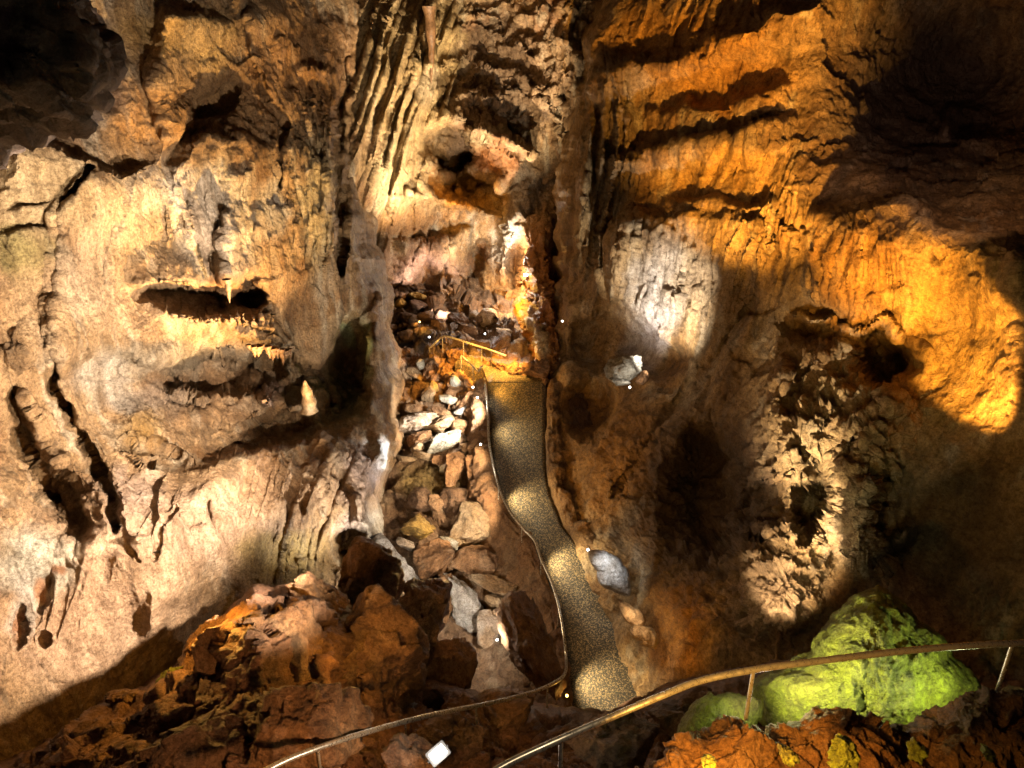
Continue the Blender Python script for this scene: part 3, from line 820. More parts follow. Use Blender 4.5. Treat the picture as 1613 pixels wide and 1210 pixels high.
def near_ground():
    nr, nc = 300, 760
    x = np.linspace(-500, 2200, nc); t = np.linspace(-.06, 1, nr)[:, None]
    top = np.interp(x, topF[:, 0], topF[:, 1]) + 7 * fbm(np.stack([x / 22, x * 0, x * 0 + 5], -1), 4)
    px = np.repeat(x[None], nr, 0)
    py = top[None] + np.maximum(t, 0) ** 1.0 * (1480 - top[None]) + np.minimum(t, 0) * 60
    tt = np.maximum(t, 0)
    d = dFt(px) + (dFb(px) - 1.5 - dFt(px)) * tt ** .8 + 1.5 * np.clip((.05 - t) / .05, 0, 3) ** 2 * .5
    f = Feat(px, py, 8, 45, 12)
    for b in [(400, 1010, 80, 80, 1.0), (590, 1040, 80, 90, .9), (490, 950, 50, 36, .7), (280, 1110, 90, 50, .6), (470, 1140, 90, 60, .8),
              (690, 1130, 80, 50, .5), (780, 1110, 70, 40, .5), (1090, 1105, 80, 30, .5), (930, 1180, 70, 40, .4), (1020, 1190, 50, 60, .5)]:
        f.bump(*b)
    f.line([(560, 960), (545, 1040), (560, 1120), (540, 1200)], -.8, 16)
    f.line([(455, 940), (450, 1000), (470, 1060)], -.4, 10)
    f.line([(680, 1000), (672, 1080), (700, 1140)], -.8, 14)
    d = d - f.z
    G = P(px, py, d); n = grid_normals(G); Q = G.reshape(-1, 3)
    z = rock_noise(Q * 1.3, .2, .16, .2, .04).reshape(nr, nc)
    z = z * (.35 + .65 * sstep(0, .08, t))
    G = G + n * z[..., None]
    pt = Paint(px, py, limestone(Q, (.26, .14, .075), (.2, .095, .045), (.34, .2, .11), .5), 12)
    for b in [(345, 985, 60, 45, (.45, .22, .07), .7), (1300, 1050, 200, 60, (.14, .1, .08), .6), (950, 1150, 90, 40, (.16, .11, .07), .6)]:
        pt.blob(*b)
    me = mesh_np('cave_floor', G.reshape(-1, 3), grid_faces(nr, nc), pt.out())
    return struct(link('cave_floor', me, M_ROCK))


# ------------------------------------------------------------------ stones
_ico = {}


def ico(k):
    if k not in _ico:
        bm = bmesh.new(); bmesh.ops.create_icosphere(bm, subdivisions=k, radius=1)
        _ico[k] = (np.array([v.co[:] for v in bm.verts]), np.array([[v.index for v in f.verts] for f in bm.faces])); bm.free()
    return _ico[k]


PAL = dict(pale=((.6, .5, .42), (.45, .31, .19), (.68, .61, .53)), grey=((.5, .48, .46), (.4, .36, .32), (.62, .6, .6)),
           tan=((.48, .34, .2), (.36, .22, .1), (.56, .44, .3)), brown=((.3, .17, .08), (.22, .11, .05), (.4, .26, .14)),
           dark=((.2, .12, .07), (.14, .08, .05), (.28, .18, .11)), ochre=((.42, .27, .07), (.3, .18, .05), (.5, .36, .14)),
           green=((.23, .27, .018), (.19, .16, .03), (.32, .35, .05)), white=((.52, .52, .47), (.4, .37, .3), (.62, .62, .58)),
           rust=((.38, .21, .1), (.27, .14, .06), (.48, .31, .18)))


def stone(name, label, cat, px, py, d, w, h, t, roll, pal, seed, group=None, flat=0, n=None, rough=1.0):
    """one broken block: a sphere cut by random planes, then weathered.  w,h in survey units at distance d, t in metres"""
    rs = np.random.RandomState(seed)
    sx, sy = w * d / F * .5, h * d / F * .5
    n = n or (6 if max(w, h) > 40 else 5)
    u, faces = ico(n)
    k = 10
    pl = rs.normal(size=(k, 3)); pl /= np.linalg.norm(pl, axis=1)[:, None]
    off = .45 + .5 * rs.rand(k)
    den = u @ pl.T
    r = np.min(np.where(den > .05, off / np.maximum(den, .05), 9), axis=1)
    r = np.minimum(r, 1.08)
    v = u * r[:, None]
    v /= np.abs(v).max(0) * .98
    a = math.radians(roll); c, s = math.cos(a), math.sin(a)
    v = np.sign(v) * np.abs(v) ** .88 * np.array([sx, sy, t * .5])
    v = np.stack([v[:, 0] * c - v[:, 1] * s, v[:, 0] * s + v[:, 1] * c, v[:, 2]], -1)
    wv = v[:, :1] * AX + v[:, 1:2] * AD + v[:, 2:] * AF
    q = wv + rs.rand(3) * 50
    m = min(sx, sy, t * .5)
    z = m * (.22 * fbm(q / m * .6, 3) + .2 * (ridged(q / m * 1.0, 4) - .45) + .12 * cell(q / m * 1.6)[2]) * rough + .035 * fbm(q * 5, 5, gain=.6)
    nn = wv / (np.linalg.norm(wv, axis=1)[:, None] + 1e-9)
    wv = wv + nn * z[:, None]
    me = mesh_np(name, wv, faces, limestone(q, *PAL[pal], .8))
    o = link(name, me, M_ROCK, loc=P(px, py, d))
    return tag(o, label, cat, group)


def domed(name, label, cat, outline, d0, bulge, back, pal, seed, group=None, noise=(.1, .1, .06, .03), flute=0, mat=None, cen=None, nr=90, na=220):
    """a solid mass grown from its outline: swells towards the room, closed behind"""
    o = np.array(outline, float)
    c = np.array(cen) if cen else o.mean(0)
    ang = np.arctan2(o[:, 1] - c[1], o[:, 0] - c[0]); R = np.hypot(o[:, 0] - c[0], o[:, 1] - c[1])
    i = np.argsort(ang); ang, R = ang[i], R[i]
    ang = np.concatenate([ang - 2 * math.pi, ang, ang + 2 * math.pi]); R = np.concatenate([R, R, R])
    th = np.linspace(-math.pi, math.pi, na, endpoint=False)
    Rt = np.interp(th, ang, R)
    r = np.concatenate([np.linspace(0.003, .9, nr // 2), np.linspace(.92, 1, 14), np.linspace(.99, .003, nr // 3)])
    side = np.concatenate([np.ones(nr // 2 + 14), -np.ones(nr // 3)])
    prof = np.sqrt(np.clip(1 - r ** 2, 0, 1))
    dep = d0 - np.where(side > 0, bulge * prof, -back * prof)
    X = c[0] + r[:, None] * (Rt * np.cos(th))[None]; Y = c[1] + r[:, None] * (Rt * np.sin(th))[None]
    G = P(X, Y, np.repeat(dep[:, None], na, 1))
    Gc = np.concatenate([G[:, -1:], G, G[:, :1]], 1)
    n = np.cross(np.gradient(Gc, axis=1), np.gradient(Gc, axis=0))[:, 1:-1]
    n /= np.linalg.norm(n, axis=-1, keepdims=True) + 1e-9
    ctr = P(c[0], c[1], d0)
    n *= np.sign(((G - ctr) * n).sum(-1, keepdims=True) + 1e-9)
    Q = G.reshape(-1, 3)
    fl = np.full(len(Q), flute) if flute else None
    z = rock_noise(Q + seed, *noise, flute=fl, fl_amp=.14).reshape(G.shape[:2])
    z = z * np.clip(1.15 - np.exp(-(r / .02) ** 2)[:, None], 0, 1)
    G = G + n * z[..., None] - ctr
    nrw = len(r)
    rr, cc = np.mgrid[0:nrw - 1, 0:na]
    a = (rr * na + cc).ravel(); b = (rr * na + (cc + 1) % na).ravel()
    me = mesh_np(name, G.reshape(-1, 3), np.stack([a, b, b + na, a + na], 1), limestone(Q, *PAL[pal], .7))
    ob = link(name, me, mat or M_ROCK, loc=ctr)
    return tag(ob, label, cat, group)


near_ground()
RUB = 'broken slabs and blocks in the gully left of the footpath'
FORE = 'big brown boulders on the near slope'
gz = lambda x, y: float(dG(np.array([float(x)]), np.array([float(y)]))[0])
STONES = [
 # px, py, w, h, thick, roll, palette, lift, label
 (638, 592, 54, 18, .5, 62, 'pale', .3, 'long pale splinter of stone leaning steeply beside the left wall'),
 (655, 592, 34, 14, .4, 42, 'tan', .3, 'short tan slab lying behind the leaning pale splinter'),
 (707, 628, 34, 15, .5, 6, 'white', .4, 'bluish white flat slab at the top right of the rubble'),
 (726, 647, 24, 12, .4, -34, 'grey', .4, 'small grey slab tilted up towards the footpath bank'),
 (675, 623, 20, 25, .5, 10, 'tan', .4, 'tan block standing left of the bluish white slab'),
 (684, 610, 12, 20, .4, -24, 'ochre', .4, 'narrow yellowish chip standing above the tan block'),
 (654, 641, 36, 18, .6, -8, 'brown', .3, 'reddish brown block below the leaning pale splinter'),
 (674, 655, 50, 13, .6, 4, 'pale', .5, 'long thin pale slab lying level across the rubble'),
 (699, 650, 38, 14, .5, 24, 'brown', .4, 'brown slab sloping down towards the small grey slab'),
 (657, 669, 60, 27, .9, -4, 'pale', .5, 'thick pale slab with brown underside at the gully\'s left'),
 (692, 669, 46, 20, .7, -28, 'tan', .5, 'tan slab tilted up to the right in mid rubble'),
 (721, 673, 26, 24, .6, 10, 'brown', .4, 'squarish brown block against the footpath bank'),
 (664, 688, 50, 18, .6, -22, 'rust', .5, 'rust brown slab under the thick pale slab'),
 (698, 696, 60, 25, .8, -22, 'white', .6, 'large whitish slab raised over a dark hollow'),
 (717, 687, 22, 16, .4, 20, 'tan', .7, 'small rounded stone on the large whitish slab'),
 (659, 704, 20, 20, .5, 30, 'tan', .5, 'small orange tan block beside the dark hollow'),
 (738, 704, 24, 16, .5, -10, 'brown', .5, 'small brown stone under the white bank lamp'),
 (668, 717, 34, 11, .5, 14, 'tan', .5, 'thin tan slab bridging the front of the dark hollow'),
 (694, 723, 26, 19, .5, -20, 'rust', .5, 'rusty block at the lower edge of the slabs'),
 (640, 722, 34, 10, .5, 8, 'tan', .5, 'narrow tan ledge stone touching the white flowstone'),
 (714, 742, 34, 54, .9, 12, 'rust', .7, 'craggy orange pink block standing upright in the gully'),
 (752, 740, 38, 46, .9, -18, 'rust', .7, 'craggy orange pink block leaning on the footpath bank'),
 (684, 794, 24, 24, .6, 10, 'rust', .6, 'small reddish block alone in the dark middle gully'),
 (661, 786, 46, 32, .8, 0, 'dark', .3, 'dark brown block left of the small reddish block'),
 (713, 790, 46, 46, .9, 30, 'dark', .3, 'dark rounded block right of the small reddish block'),
 (744, 827, 72, 58, 1.3, 24, 'tan', .6, 'large brown boulder with a scratched pale right face'),
 (768, 800, 28, 50, .7, -14, 'ochre', .6, 'ochre stone wedged between bank and scratched boulder'),
 (655, 832, 50, 32, .9, -20, 'ochre', .4, 'rounded ochre boulder with a pale rim'),
 (642, 857, 36, 14, .5, 26, 'pale', .5, 'thin pale slab lying by the foot of the flowstone'),
 (706, 853, 34, 15, .3, 20, 'white', .9, 'smooth greenish white flat stone'),
 (690, 884, 60, 52, 1.2, -10, 'rust', .8, 'rounded red brown boulder below the greenish white stone'),
 (742, 882, 80, 44, 1.2, 20, 'rust', .6, 'broad red brown boulder sloping to the footpath bank'),
 (728, 945, 46, 110, .8, -24, 'grey', .9, 'tall light grey slab lit from its foot'),
 (783, 926, 84, 24, .7, 18, 'tan', .9, 'pale orange slab lying across the light grey slab'),
 (782, 947, 36, 22, .6, 20, 'tan', .6, 'tan block tucked under the pale orange slab'),
 (772, 985, 46, 50, .7, 30, 'pale', 1.0, 'cream stone beside the lamp in the boulder cleft'),
 (622, 893, 46, 120, .9, -38, 'grey', 1.5, 'long grey speckled slab leaning below the flowstone foot'),
 (698, 935, 40, 70, .9, -14, 'rust', 1.0, 'narrow rust brown boulder left of the light grey slab'),
]
for i, (x, y, w, h, t, ro, pal, lift, lab) in enumerate(STONES):
    stone('rubble_stone' if max(w, h) < 56 else 'boulder', lab, 'stone' if max(w, h) < 56 else 'boulder', x, y, gz(x, y) - lift * .7, w * 1.06, h * 1.12, t * 1.2, ro, pal, 100 + i, RUB)
BIG = [
 (836, 1020, 16.2, 84, 170, 1.7, -14, 'brown', 'tall pointed brown boulder right of the boulder cleft'),
 (708, 1045, 15.4, 70, 92, 1.2, 14, 'rust', 'rust brown boulder forming the left side of the boulder cleft'),
 (668, 985, 15.4, 84, 130, 1.6, 10, 'brown', 'dark round boulder left of the boulder cleft'),
 (578, 915, 16.2, 116, 120, 1.8, 40, 'brown', 'smooth dark boulder under the long grey speckled slab'),
 (596, 1040, 12.4, 160, 180, 1.6, 14, 'brown', 'largest brown boulder in the middle of the near slope'),
 (496, 946, 13.0, 100, 68, 1.0, 12, 'brown', 'brown boulder with a small bright cap on the ridge'),
 (400, 1040, 11.2, 170, 190, 1.5, 6, 'brown', 'steep brown boulder at the head of the orange ridge'),
 (330, 1005, 12.0, 150, 48, 1.0, -40, 'rust', 'rough orange block along the ridge crest'),
 (196, 1098, 11.3, 56, 26, .5, -10, 'brown', 'small brown stone at the low end of the ridge'),
 (262, 1072, 11.2, 66, 34, .5, -36, 'green', 'small pale green stone shining on the ridge'),
 (480, 1150, 9.2, 180, 130, 1.1, 0, 'brown', 'brown boulder low on the near slope below the ridge'),
 (780, 1128, 12.8, 120, 56, 1.0, -8, 'brown', 'brown boulder just under the bend of the handrail'),
 (715, 1160, 11.2, 110, 60, .9, 6, 'dark', 'dark boulder beside the thin handrail post'),
 (640, 1195, 9.0, 90, 60, .6, 10, 'dark', 'dark stone left of the bright floodlight'),
 (150, 1190, 10.0, 150, 50, .8, -14, 'rust', 'reddish stone at the bottom left corner of the slope'),
 (300, 1180, 9.2, 180, 90, 1.0, -8, 'dark', 'dark low boulder at the bottom of the near slope'),
 (1085, 1130, 10.6, 120, 50, 1.0, -12, 'dark', 'dark flat boulder behind the shiny near handrail'),
 (960, 1165, 9.6, 150, 70, 1.0, 4, 'dark', 'dark boulder at the near end of the footpath'),
]
for i, (x, y, d, w, h, t, ro, pal, lab) in enumerate(BIG):
    stone('boulder', lab, 'boulder', x, y, d, w, h, t, ro, pal, 300 + i * 3, FORE, n=6, rough=1.5)
# far rubble under the end wall
rs = np.random.RandomState(21)
FARL = ['squat dark block', 'flat dark slab', 'broken dark block', 'dark boulder', 'tilted dark slab', 'small dark stone']
FARP = [(612, 458), (632, 470), (655, 455), (660, 482), (622, 492), (645, 505), (668, 500), (700, 498), (720, 505), (640, 530), (612, 520), (690, 515), (735, 520),
        (755, 545), (730, 535), (790, 545)]
FARW = ['highest at the left', 'second highest at the left', 'under the pale green stain', 'just above the orange lamp', 'against the left wall', 'left of the orange lamp',
        'behind the orange lamp', 'under the pale end wall', 'below the corner of the end wall', 'left of the far handrail', 'lowest at the left', 'above the far handrail bend',
        'under the pinkish slab', 'inside the far handrail', 'mid way along the far handrail', 'at the lower end of the far handrail']
for i, (x, y) in enumerate(FARP):
    stone('rubble_stone', f'{FARL[i % 6]} {FARW[i]} of the far slope' if i in (0, 1, 10) else f'{FARL[i % 6]} {FARW[i]} on the far slope', 'stone', x, y, gz(x, y) - .5,
          24 + 16 * rs.rand(), 14 + 12 * rs.rand(), 1.0, 60 * (rs.rand() - .5), 'dark', 500 + i, 'dark blocks of the far slope')
for i, (x, y, w, h, ro, pal, lab) in enumerate([
    (768, 500, 30, 26, -20, 'pale', 'pinkish white slab tilted on the far slope by the orange pillar'),
    (792, 522, 30, 10, 8, 'pale', 'thin pinkish slab below the tilted pinkish white slab'),
    (748, 498, 20, 16, 10, 'pale', 'small pale block left of the tilted pinkish white slab'),
    (655, 466, 34, 14, 10, 'ochre', 'yellow green stained stone high on the far slope'),
    (628, 478, 22, 14, -10, 'ochre', 'small yellowish stone left of the stained stone'),
    (662, 575, 14, 18, 10, 'white', 'upright whitish green stone over the rubble'),
    (716, 599, 18, 20, -14, 'white', 'bright cream stone above the bluish white slab')]):
    stone('rubble_stone', lab, 'stone', x, y, gz(x, y) - .9, w, h, .8, ro, pal, 560 + i, 'pale stones of the far slope')
# crumbly orange edging round the landing
for i, (x, y, d, w, h, lab) in enumerate([
    (842, 582, 24.4, 50, 34, 'orange rock at the foot of the orange pillar'),
    (634, 560, 27.6, 50, 26, 'dim orange rock beside the left wall at the landing level')]):
    stone('boulder', lab, 'boulder', x, y, d, w, h, 1.2, 0, 'rust', 600 + i, 'orange rocks round the landing', rough=1.7)


def ridge(name, label, cat, pts, w, h, pal, seed, n=260, m=64, amp=1.0):
    """a crumbly heap swept along its crest"""
    p = np.array(pts, float); t = np.linspace(0, len(p) - 1, n); i = np.arange(len(p))
    T = P(*[np.interp(t, i, p[:, k]) for k in range(3)])
    k = np.hanning(31); k /= k.sum()
    T = np.stack([np.convolve(np.pad(T[:, j], 15, mode='reflect', reflect_type='odd'), k, 'valid') for j in range(3)], 1)
    tn = np.gradient(T, axis=0); tn[:, 2] = 0; tn /= np.linalg.norm(tn, axis=1)[:, None]
    ac = np.stack([-tn[:, 1], tn[:, 0], 0 * tn[:, 0]], 1)
    s = np.linspace(-1, 1, m)
    G = T[:, None, :] + ac[:, None, :] * (s * w)[None, :, None] - np.array([0, 0, 1.0]) * (h * np.abs(s) ** 1.8)[None, :, None]
    nr_ = np.cross(np.gradient(G, axis=1), np.gradient(G, axis=0)); nr_ /= np.linalg.norm(nr_, axis=-1, keepdims=True) + 1e-9
    if nr_[..., 2].mean() < 0: nr_ = -nr_
    Q = G.reshape(-1, 3) + seed
    z = amp * (.2 * fbm(Q * 1.1, 3) + .3 * (ridged(Q * 1.7, 5, gain=.6) - .55) + .14 * cell(Q * 2.2 + .3 * fbm(Q * 3, 2)[:, None])[2] + .08 * fbm(Q * 6, 4, gain=.65))
    G = G + nr_ * z.reshape(n, m, 1)
    c0 = G.mean((0, 1))
    me = mesh_np(name, (G - c0).reshape(-1, 3), grid_faces(n, m), limestone(Q, *PAL[pal], .7))
    return tag(link(name, me, M_ROCK, loc=c0), label, cat)


ridge('rock_wall', 'low crumbly orange rock wall behind the landing below the far handrail', 'rock wall',
      [(690, 548, 26.3), (722, 556, 25.7), (760, 567, 25.2), (800, 578, 24.8), (835, 588, 24.4), (866, 600, 24.1)], .5, 1.1, 'rust', 3)
ridge('rock_wall', 'rough orange brown rock bank curving from the left wall to the head of the footpath', 'rock wall',
      [(606, 556, 27.4), (650, 560, 26.8), (688, 564, 26.0), (716, 578, 25.2), (738, 598, 24.4), (754, 622, 23.7), (762, 655, 23.0)], .7, 1.6, 'rust', 9)
# pale blocks in the right wall's alcove and along the kerb
stone('boulder', 'pale greenish white block glowing in the alcove of the right wall', 'boulder', 985, 576, 19.6, 58, 48, 1.0, -24, 'white', 700)
stone('rubble_stone', 'small white stone under the glowing block in the alcove', 'stone', 975, 602, 19.4, 34, 14, .6, 4, 'white', 701)
stone('rubble_stone', 'reddish stone right of the glowing block in the alcove', 'stone', 1012, 594, 19.4, 20, 24, .6, 30, 'rust', 702)
domed('boulder', 'smooth blue grey slab outside the kerb on the right of the footpath', 'boulder',
      [(927, 868), (960, 872), (982, 890), (993, 915), (992, 940), (975, 936), (962, 930), (940, 900)], 17.5, .3, .5, 'grey', 5, noise=(.03, .03, .02, .01))
domed('boulder', 'orange pink cracked slab outside the kerb near the footpath\'s end', 'boulder',
      [(975, 945), (998, 958), (1016, 985), (1036, 1010), (1030, 1022), (1010, 1010), (995, 985)], 16.0, .3, .5, 'tan', 6, noise=(.04, .05, .05, .015))
# green mound behind the near handrail
domed('rock_mound', 'large green draped mound of rock behind the near handrail', 'rock mound',
      [(1180, 1078), (1235, 1046), (1274, 1022), (1296, 988), (1328, 950), (1385, 924), (1418, 944), (1452, 976), (1482, 998), (1506, 1034), (1548, 1086),
       (1500, 1150), (1400, 1190), (1280, 1180), (1205, 1150)], 9.2, 1.3, 1.2, 'green', 8, noise=(.1, .04, .03, .05), cen=(1350, 1085), flute=.2, nr=150, na=420)
domed('rock_mound', 'low yellow green hump of rock left of the large green mound', 'rock mound',
      [(1066, 1160), (1085, 1128), (1120, 1104), (1165, 1092), (1200, 1100), (1190, 1150), (1110, 1180)], 8.2, .5, .5, 'green', 9, noise=(.05, .06, .05, .03))


# ------------------------------------------------------------------ crumbly parapet under the near handrail
def parapet():
    xs = np.array([(1000, 1260), (1040, 1200), (1066, 1172), (1130, 1150), (1160, 1120), (1187, 1116), (1235, 1132), (1275, 1118), (1325, 1100), (1365, 1098), (1410, 1128), (1450, 1146),
                   (1490, 1122), (1560, 1086), (1640, 1082), (1760, 1090), (1900, 1110)], float)
    n, m = 620, 150
    x = np.linspace(1000, 1900, n)
    top = np.interp(x, xs[:, 0], xs[:, 1]) + 3 * fbm(np.stack([x / 40, x * 0, x * 0], -1), 3)
    d0 = np.interp(x, [1015, 1187, 1613, 1900], [5.7, 5.9, 6.3, 6.5])
    s = np.linspace(-1, 1, m)
    T = P(x, top, d0) - np.array([0, 0, .12])
    ox = np.where(s > 0, s * 1.2, s * .9); oz = -np.where(s > 0, (s * 1.1) ** 2 * 1.2, (s * .9) ** 2 * 1.6)
    G = T[:, None, :] + np.stack([0 * s, -ox * .8, oz], -1)[None]
    nrm = grid_normals(G); Q = G.reshape(-1, 3)
    z = (.14 * fbm(Q * 1.3, 4) + .12 * (ridged(Q * 1.9, 5) - .55) + .09 * cell(Q * 2.6 + .3 * fbm(Q * 4, 2)[:, None])[2] + .035 * cell(Q * 7)[2] + .035 * fbm(Q * 11, 5, gain=.62) - .06).reshape(n, m)
    G = G + nrm * z[..., None]
    c = limestone(Q, (.4, .2, .07), (.3, .13, .04), (.48, .28, .12), .5)
    k = np.repeat(sstep(1330, 1480, x)[:, None], m, 1).reshape(-1, 1)
    c = c * (1 - .55 * k)
    me = mesh_np('rock_parapet', G.reshape(-1, 3), grid_faces(n, m), c)
    return tag(link('rock_parapet', me, M_ROCK), 'crumbly orange brown rock parapet under the near handrail', 'rock parapet')


parapet()
for i, (x, y, d, w, h, lab) in enumerate([  # stones added for green lit patches of rock, the light put into their colour
    (1240, 1190, 5.1, 26, 38, 'pale green stone in front of the parapet, under the rail\'s second post'),
    (1334, 1190, 5.1, 46, 50, 'biggest yellow green stone in front of the parapet'),
    (1446, 1183, 5.3, 30, 28, 'small yellow green stone on the dark end of the parapet'),
    (1556, 1186, 5.4, 28, 22, 'rightmost yellow green stone below the parapet'),
    (1118, 1204, 5.0, 16, 18, 'tiny pale green chip at the left foot of the parapet')]):
    stone('green_tinted_stone', lab, 'stone', x, y, d, w, h, .16, 10 * i, 'green', 800 + i, 'stones tinted for green light along the parapet', rough=2.0)
# ------------------------------------------------------------------ drip stones
def dripstone(name, label, cat, px, py, d, length, r, up, pal, seed, group=None):
    n, m = 26, 18
    t = np.linspace(0, 1, n); th = np.linspace(0, 2 * math.pi, m, endpoint=False)
    rs = np.random.RandomState(seed)
    rad = r * (np.clip(1 - t, 0, 1) ** (.75 if not up else .55) + .02) * (1 + .12 * np.sin(t * 17 + rs.rand() * 6))
    bx = .12 * r * np.sin(t * 5 + rs.rand() * 6)
    z = (t if up else -t) * length
    G = np.stack([rad[:, None] * np.cos(th) + bx[:, None], rad[:, None] * np.sin(th), np.repeat(z[:, None], m, 1)], -1)
    G[..., :2] *= (1 + .16 * fbm(G.reshape(-1, 3) * 6 / max(r, .05) * .12 + seed, 3)).reshape(n, m, 1)
    rr, cc = np.mgrid[0:n - 1, 0:m]
    a = (rr * m + cc).ravel(); b = (rr * m + (cc + 1) % m).ravel()
    me = mesh_np(name, G.reshape(-1, 3), np.stack([a, b, b + m, a + m], 1), limestone(G.reshape(-1, 3) + seed, *PAL[pal], .6))
    return tag(link(name, me, M_FLOW, loc=P(px, py, d)), label, cat, group)


STG = 'short stalactites fringing the left wall\'s middle ledge'
words = ['first', 'second', 'third', 'fourth', 'fifth', 'sixth', 'seventh', 'eighth', 'ninth', 'tenth']
for i, (x, y, l) in enumerate([(392, 546, .2), (399, 548, .3), (406, 547, .24), (413, 545, .18), (422, 548, .3), (428, 551, .46), (436, 552, .28), (443, 553, .36), (449, 554, .3), (456, 552, .26)]):
    dripstone('stalactite', f'{words[i]} short stalactite from the left in the fringe under the left wall ledge', 'stalactite', x, y - 3, float(dA(x, y)) - 1.1, l * (.7 + .5 * ((i * 7) % 5) / 4), .06 + .03 * (i % 3), False, 'brown', i, STG)
dripstone('stalagmite', 'blunt pinkish stalagmite standing at the mouth of the left wall hollow', 'stalagmite', 487, 648, 18.9, 0.8, .2, True, 'tan', 40)
dripstone('stalactite', 'single thick stalactite hanging across the dark slot of the left wall', 'stalactite', 357, 440, 15.9, .5, .08, False, 'brown', 41)
dripstone('stalactite', 'long drapery stalactite hanging from the roof', 'stalactite', 676, 10, 25.4, 2.3, .2, False, 'brown', 42)

# ------------------------------------------------------------------ handrails
M_STEEL = plain('brushed_steel', (.62, .56, .44), .3, .75, noise=.25)
M_DARK = plain('lamp_housing', (.03, .03, .03), .45, .6, noise=.3)


def smooth_pts(pts, k=8):
    p = np.array(pts, float)
    out = []
    for i in range(len(p) - 1):
        a, b = p[max(i - 1, 0)], p[i]; c, d = p[i + 1], p[min(i + 2, len(p) - 1)]
        for t in np.linspace(0, 1, k, endpoint=False):
            out.append(.5 * (2 * b + (c - a) * t + (2 * a - 5 * b + 4 * c - d) * t * t + (-a + 3 * b - 3 * c + d) * t ** 3))
    out.append(p[-1])
    return np.array(out)


def tube_mesh(name, pts, r, seg=14):
    p = np.array(pts, float); n = len(p)
    tn = np.gradient(p, axis=0); tn /= np.linalg.norm(tn, axis=1)[:, None]
    up = np.array([0, 0, 1.0])
    V = []
    for i in range(n):
        s = np.cross(tn[i], up if abs(tn[i][2]) < .95 else np.array([1.0, 0, 0])); s /= np.linalg.norm(s)
        u = np.cross(s, tn[i])
        for k in range(seg):
            a = 2 * math.pi * k / seg
            V.append(p[i] + r * (math.cos(a) * s + math.sin(a) * u))
    F_ = [[i * seg + k, i * seg + (k + 1) % seg, (i + 1) * seg + (k + 1) % seg, (i + 1) * seg + k] for i in range(n - 1) for k in range(seg)]
    return mesh_np(name, np.array(V), F_)


def handrail(label, pts, r, posts, pr=.016, group='tubular steel handrails'):
    w = smooth_pts(P(*np.array(pts, float).T))
    base = w[0] - [0, 0, .9]
    e = bpy.data.objects.new('handrail', None); COL.objects.link(e); e.location = base; e.empty_display_size = .2
    tag(e, label, 'handrail', group)
    link('rail', tube_mesh('rail', w - base, r), M_STEEL, e)
    for (qx, qy, h) in posts:
        # nearest point of the rail to the surveyed bearing
        rel = w - [0, 0, CAMZ]
        f = rel @ AF; sx = W / 2 + rel @ AX / f * F; sy = H / 2 + rel @ AD / f * F
        i = int(np.argmin((sx - qx) ** 2 + (sy - qy) ** 2)); q = w[i] - base
        link('post', tube_mesh('post', [q - [0, 0, r * .5], q - [0, 0, h * .5], q - [0, 0, h]], pr), M_STEEL, e)
    return e


handrail('thick shiny handrail sweeping across the near bottom right corner',
         [(740, 1240, 5.3), (800, 1203, 5.45), (884, 1164, 5.6), (960, 1131, 5.75), (1040, 1097, 5.85), (1105, 1072, 5.95), (1187, 1055, 6.0), (1260, 1045, 6.05), (1400, 1028, 6.15),
          (1500, 1019, 6.22), (1613, 1013, 6.3), (1800, 1010, 6.45)], .026, [(884, 1164, .95), (1187, 1055, .5), (1603, 1014, .5)])
pd = lambda y: float(path_d(y))
handrail('long thin handrail along the left of the footpath bending back to the near slope',
         [(763, 596, 24.1), (768, 640, pd(640) - .7), (770, 690, pd(690) - .7), (776, 728, pd(728) - .7), (785, 765, pd(765) - .7), (800, 800, pd(800) - .7), (822, 830, pd(830) - .7),
          (842, 852, pd(852) - .7), (852, 880, pd(880) - .7), (868, 915, pd(915) - .7), (880, 955, pd(955) - .7), (888, 1000, pd(1000) - .7), (892, 1040, pd(1040) - .7),
          (889, 1062, 15.2), (872, 1076, 14.2), (840, 1090, 13.2), (780, 1106, 12.0), (720, 1118, 11.0), (660, 1131, 10.2), (600, 1147, 9.4), (530, 1168, 8.7), (450, 1198, 8.1), (380, 1236, 7.6)], .032,
         [(770, 690, 1.0), (785, 765, 1.0), (822, 830, 1.0), (852, 880, 1.0), (880, 955, 1.0), (862, 1081, 1.0), (752, 1112, 1.0), (640, 1136, .9), (500, 1179, .8)], .015)
handrail('far handrail climbing and bending left above the orange rocks',
         [(676, 549, 25.9), (685, 541, 25.8), (693, 533, 25.8), (700, 530, 25.6), (715, 533, 25.4), (740, 541, 25.1), (770, 551, 24.8), (797, 561, 24.5)], .032,
         [(697, 531, .55), (730, 538, .6), (758, 547, .6), (774, 553, .6), (677, 548, .4)], .014)
handrail('short zigzag handrail at the left of the landing',
         [(726, 582, 24.4), (726.5, 570, 24.4), (727, 561, 24.4), (736, 569, 24.3), (745, 577, 24.2), (753, 585, 24.1), (757, 579, 24.0), (761, 576, 24.0)], .028,
         [(745, 577, .8)], .013)


# ------------------------------------------------------------------ lamps
def box_bm(bm, sx, sy, sz, c=(0, 0, 0), bev=.1):
    r = bmesh.ops.create_cube(bm, size=1)
    for v in r['verts']:
        v.co = (v.co.x * sx + c[0], v.co.y * sy + c[1], v.co.z * sz + c[2])
    ed = list({e for v in r['verts'] for e in v.link_edges})
    bmesh.ops.bevel(bm, geom=ed, offset=min(sx, sy, sz) * bev, segments=2, affect='EDGES')


def to_mesh(name, bm):
    me = bpy.data.meshes.new(name); bm.to_mesh(me); bm.free(); return me


_lm = {}


